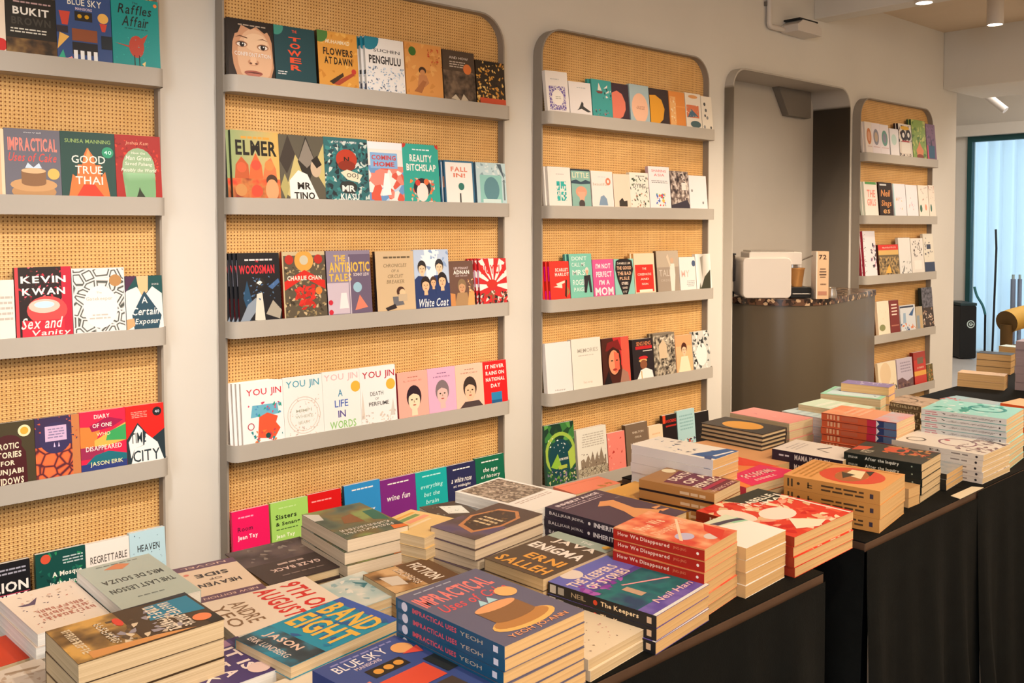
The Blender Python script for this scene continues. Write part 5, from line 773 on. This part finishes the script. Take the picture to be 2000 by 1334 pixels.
# ================================================================== counter in the alcove
zt = 1.118; sl = .03
cp = [(3.655, 2.718), (3.655, 2.45), (3.675, 2.36), (3.72, 2.28), (3.79, 2.225), (3.88, 2.20), (4.0, 2.205), (4.25, 2.245), (4.45, 2.285), (4.655, 2.335), (4.665, 2.345), (4.665, 2.718)]
r = empty('counter', (4.15, 2.5, 0), 'curved grey counter with dark stone top in the wall alcove', 'counter')
def loc2(p, ins=0): return [((x-4.15)*(1-ins)+0, (y-2.5)*(1-ins)) for x, y in p]
mb = MB(); mb.prism(loc2(cp, .012), .0, zt-sl, M_CTR, 'z'); mb.build('base_cabinet', r, smooth=True)
mb = MB(); mb.prism(loc2(cp), zt-sl, zt, M_STONE, 'z'); mb.build('worktop', r, smooth=True)
# local frame facing the camera for the things standing on it
A0 = at(1502, 584, zt)
u1 = RT.normalized(); u2 = Vector((F.x, F.y, 0)).normalized(); SC = (A0-Vector((0, 0, H))).dot(F)/FPX
def place(name, du, dd, label, cat):
    e = empty(name, A0+u1*(du*SC)+u2*dd, label, cat); e.rotation_euler = (0, 0, math.atan2(u1.y, u1.x)); return e
def rbox(mb, x0, x1, y0, y1, z0, z1, r, mat):
    pr = rrect(x0, x1, z0, z1, r, 5); mb.prism(pr, y0, y1, mat, 'y')
k = SC
m = place('coffee_machine', -1, .02, 'white espresso machine with a rounded side panel on the stone counter', 'coffee machine')
mb = MB(); rbox(mb, -48*k, 47*k, 0, .19, .002, 80*k, 9*k, M_WHITE); mb.build('body', m, smooth=True, bevel=.003)
mb = MB(); rbox(mb, -34*k, 70*k, .02, .18, 66*k, 91*k, 3*k, M_WHITE); mb.build('top_housing', m, bevel=.003)
mb = MB(); mb.box((-30*k, .03, 91.2*k), (56*k, .17, 94*k), M_STEEL); mb.build('cup_tray', m)
mb = MB(); mb.tube([(60*k, .09, 66*k), (60*k, .09, 54*k)], 11*k, M_STEEL); mb.tube([(60*k, .09, 54*k), (60*k, .09, 48*k)], 6*k, M_BLACK); mb.build('brew_head', m, smooth=True)
mb = MB(); rbox(mb, 46*k, 88*k, .01, .17, 1*k, 22*k, 3*k, M_BLACK); mb.box((50*k, .005, 8*k), (86*k, .0095, 10*k), M_STEEL); mb.build('drip_tray', m, bevel=.002)
mb = MB(); mb.tube([(80*k, .15, 70*k), (80*k, .16, 40*k), (80*k, .13, 22*k)], [6*k, 8*k, 6*k], M_WHITE); mb.build('water_tank', m, smooth=True)
mb = MB(); mb.tube([(70*k, .05, 74*k), (92*k, .03, 84*k), (110*k, .03, 84*k), (116*k, .03, 78*k)], 1.6*k, M_STEEL, 8); mb.build('steam_wand', m, smooth=True)
cu = place('paper_cup', 66, .09, 'brown paper cup standing on the drip tray of the coffee machine', 'cup')
mb = MB(); mb.lathe([(0, 0), (10*k, 0), (14.5*k, 34*k), (15.5*k, 35*k), (15.5*k, 37*k), (13.8*k, 37*k), (9.5*k, 2*k), (0, 2*k)], (0, 0, 22.3*k), M_KRAFT); mb.build('cup_body', cu, smooth=True)
gr = place('coffee_grinder', -63, .19, 'dark glass topped grinder behind the left of the espresso machine', 'grinder')
mb = MB(); mb.lathe([(0, 0), (14*k, 0), (14*k, 8*k), (9*k, 12*k), (9*k, 30*k), (0, 30*k)], (0, 0, .001), M_BLACK, 20); mb.build('grinder_base', gr, smooth=True)
mb = MB(); rbox(mb, -13*k, 13*k, -.03, .03, 30*k, 84*k, 3*k, plain('smoked_hopper', '3a2c1e', .2)); mb.build('hopper', gr)
mb = MB(); mb.box((-14*k, -.035, 84*k), (14*k, .035, 87*k), M_BLACK); mb.build('lid', gr)
sg = place('cup_dispenser_box', 104, .0, 'upright cream printed carton right of the espresso machine', 'box')
mb = MB(); mb.box((-12*k, 0, 0), (12*k, .07, 93*k), ink('d9b590')); mb.box((-12.4*k, -.0005, 0), (-10.5*k, .07, 93*k), ink('e8dcd0'))
art(mb, 'B .5 .88 .6 .1 4a3428 72;R .3 .62 .75 .64 6a5040;R .25 .56 .8 .585 5a4438;R .25 .5 .8 .525 5a4438;R .3 .45 .75 .47 6a5040;L .3 .28 .8 .34 1 8a6a54;R .15 .08 .85 .16 b88068', Vector((-12*k, -.0006, 0)), Vector((1, 0, 0)), Vector((0, 0, 1)), 24*k, 93*k)
mb.build('carton', sg)
jg = place('steel_jug', 130, .05, 'small steel milk jug at the right of the counter', 'jug')
mb = MB(); mb.lathe([(0, 0), (9*k, 0), (10*k, 8*k), (7*k, 18*k), (8*k, 21*k), (7*k, 21*k), (6*k, 18*k), (0, 2*k)], (0, 0, .001), M_STEEL, 20); mb.build('jug_body', jg, smooth=True)

# ================================================================== ceiling fittings
for i, (x, y, zb) in enumerate(((4.36, 1.97, 2.50), (5.2, 1.97, 2.52), (3.5, 1.97, 2.52), (5.46, 1.86, 2.60))):
    lab = ['white cylinder spotlight cropped by the top of the frame', 'white cylinder spotlight on the ceiling at upper right', 'white cylinder spotlight above the third rack', 'small dark cylinder spotlight in the top right corner'][i]
    e = empty('ceiling_spotlight', (x, y, zb), lab, 'spotlight', 'cylinder ceiling spotlights')
    rr = .041 if i < 3 else .03; mat = M_WHITE if i < 3 else M_GREYD
    mb = MB(); mb.lathe([(rr, 0), (rr, ZC-zb-.004), (0, ZC-zb-.004)], (0, 0, 0), mat, 28); mb.lathe([(rr, 0), (rr-.004, 0), (rr-.004, .012), (0, .012)], (0, 0, 0), mat, 28); mb.build('housing', e, smooth=True)
    mb = MB(); mb.lathe([(rr-.005, .006), (0, .006)], (0, 0, 0), emis('lamp_glow_%d' % i, 'fff0d8', 9), 28); mb.build('lens', e)
    if i < 3:
        l = spot('spotlight_lamp', (x, y, zb-.005), (x, y+.25, 0), 16, WARM, 80, .9, .03)
# emergency light and conduit on the wall beside the beam
xa = aty(1503, 45, D-.02).x
e = empty('wall_conduit', (xa, D-.018, 2.4), 'white conduit pipe running down the wall from the ceiling', 'pipe')
zc_ = aty(1503, 45, D-.02).z; x2 = aty(1531, 62, D-.02).x; z2 = aty(1531, 58, D-.02).z
mb = MB(); pth = [(0, 0, ZC-2.4), (0, 0, zc_-2.4)]
for kk in range(1, 7):
    a = math.pi/2*kk/6; rr = zc_-z2; pth.append((rr*(1-math.cos(a)), 0, zc_-2.4-rr*math.sin(a)))
pth.append((x2-xa, 0, z2-2.4)); mb.tube(pth, .013, M_WHITE, 12); mb.build('pipe', e, smooth=True)
mb = MB(); mb.box((-.02, .004, .12), (.02, .017, .14), M_GREYD); mb.build('clip', e)
ex0, ex1 = x2, aty(1606, 55, D-.10).x; ez = aty(1570, 62, D-.10).z
e = empty('emergency_light', ((ex0+ex1)/2, D-.05, ez), 'flat white emergency light fitting on the wall under the beam', 'light fitting')
hw = (ex1-ex0)/2
mb = MB(); mb.prism([(-hw, 0), (hw, 0), (hw, .035), (hw*.5, .06), (-hw*.6, .06), (-hw, .035)], -.05, .048, M_WHITE, 'y'); mb.build('housing', e, bevel=.003)
mb = MB(); mb.box((-hw*.8, -.045, .0605), (hw*.7, .045, .068), M_BLACK); mb.build('mount_plate', e)
pf = atx(1935, 190, 8.2)
mb = MB(); mb.tube([(-.0, .12, .10), (0, -.12, -.12)], .03, M_WHITE, 16); tag(mb.build('track_light', loc=pf, smooth=True), 'thin white track light tilted under the far ceiling', 'light fitting')
mb = MB(); mb.tube([(pf.x, pf.y, pf.z+.08), (pf.x, pf.y, 3.2)], .01, M_WHITE, 8); tag(mb.build('light_stem'), 'thin white stem dropping from far ceiling to the track light', 'rod')

# ================================================================== far area: bin, chair, mullions
pb = at(1890, 702, 0.0); db = (pb-Vector((0, 0, H))).dot(F); kb = db/FPX
hb = H+(CY-0)*0 if 0 else None
ptop = None
zt_ = H-((596-440)/(702-440))*H
e = empty('litter_bin', pb, 'black bin with a round white recycling mark by the far window', 'bin'); e.rotation_euler = (0, 0, math.atan2(u1.y, u1.x)); w2 = 16*kb
mb = MB(); rbox(mb, -w2, w2, 0, .34, .01, zt_, .02, M_BLACK); mb.build('bin_body', e, bevel=.004)
mb = MB(); mb.box((-w2*1.02, -.005, zt_), (w2*1.02, .345, zt_+.03), plain('bin_lid', '1c3438', .4)); mb.build('lid', e, bevel=.004)
mb = MB(); art(mb, 'O .5 .5 .48 .12 b8c8c4;O .5 .5 .22 .1 b8c8c4;R .46 .4 .8 .5 b8c8c4', Vector((-.018, -.001, zt_*.58)), Vector((1, 0, 0)), Vector((0, 0, 1)), .09, .09, 3); mb.build('recycling_mark', e)
def seg(dep, u, v):
    d = ray(u, v); return Vector((0, 0, H))+d*dep
DC = 7.2; c0 = seg(DC, 1966, 629); kk = DC/FPX
e = empty('armchair', (c0.x+.2, c0.y, 0), 'mustard tube framed armchair at the right edge beyond the tables', 'chair'); b0 = e.location
def rel(p): return p-b0
arm = [rel(c0), rel(c0+Vector((.12, -.03, .02))), rel(c0+Vector((.3, -.12, .05))), rel(c0+Vector((.5, -.3, .07))), rel(c0+Vector((.62, -.55, .07))), rel(c0+Vector((.55, -.8, .05))), rel(c0+Vector((.35, -.95, .02)))]
def smoothp(p, n=6):
    out = []
    for i in range(len(p)-1):
        p0, p1, p2, p3 = p[max(i-1, 0)], p[i], p[i+1], p[min(i+2, len(p)-1)]
        for j in range(n):
            t = j/n; out.append(.5*((2*p1)+(p2-p0)*t+(2*p0-5*p1+4*p2-p3)*t*t+(3*p1-p0-3*p2+p3)*t**3))
    return out+[p[-1]]
mb = MB(); mb.tube(smoothp(arm), 22*kk, M_MUST, 24, capmat=M_BROWN); mb.build('armrest_roll', e, smooth=True)
zs_ = c0.z-.27; st = [Vector((p.x, p.y, zs_)) for p in arm[1:-1]]
mb = MB(); mb.tube(smoothp(st), 22*kk, M_MUST, 24); mb.build('seat_roll', e, smooth=True)
sc_ = sum(st, Vector())/len(st)
mb = MB(); mb.lathe([(0, zs_-.04), (.3, zs_-.04), (.33, zs_), (.3, zs_+.05), (0, zs_+.06)], (sc_.x-.05, sc_.y, 0), M_MUST, 28); mb.build('seat', e, smooth=True)
for p in (arm[0], arm[3], arm[-1]):
    mb = MB(); pz = Vector((p.x, p.y, 0)); top = p.z-.02; mb.tube([(p.x, p.y, 0.0), (p.x, p.y, top)], 11*kk, M_BROWN, 16); mb.build('leg', e, smooth=True)
# two slim posts behind the far glass
for j, (u, w_) in enumerate(((1979, .026), (1992, .022))):
    p = atx(u, 545, XF+.13); mb = MB(); mb.tube([(p.x, p.y, 0), (p.x, p.y, p.z)], w_, plain('post_grey_%d' % j, 'a498a6', .6), 10); mb.tube([(p.x, p.y, p.z), (p.x, p.y, p.z+.05)], w_*.6, M_WHITE, 10)
    tag(mb.build('window_post', smooth=True), ['slim grey post outside the far window, left of two', 'slim grey post outside the far window, right of two'][j], 'post', 'posts outside the far window')
mb = MB(); p = atx(1944, 500, XF-.03); q = atx(1938, 685, XF-.03)
mb.tube([(p.x, p.y, p.z+.3), (p.x, p.y-.01, 1.2), (q.x, q.y, .02)], .012, M_BLACK, 8); tag(mb.build('cable', smooth=True), 'thin dark cord hanging in front of the far window', 'cord')
mb = MB(); p = atx(1903, 560, XF-.4); mb.tube(smoothp([Vector(p), p+Vector((0, -.03, -.1)), p+Vector((0, -.09, -.2)), p+Vector((0, -.12, -.3))]), .014, plain('teal_cable', '2a6a70', .5), 8)
mb.tube([p+Vector((0, -.12, -.3)), (p.x, p.y-.12, 0.0)], .012, M_BLACK, 8); tag(mb.build('bent_pole', smooth=True), 'thin bent teal pole standing behind the black bin', 'pole')
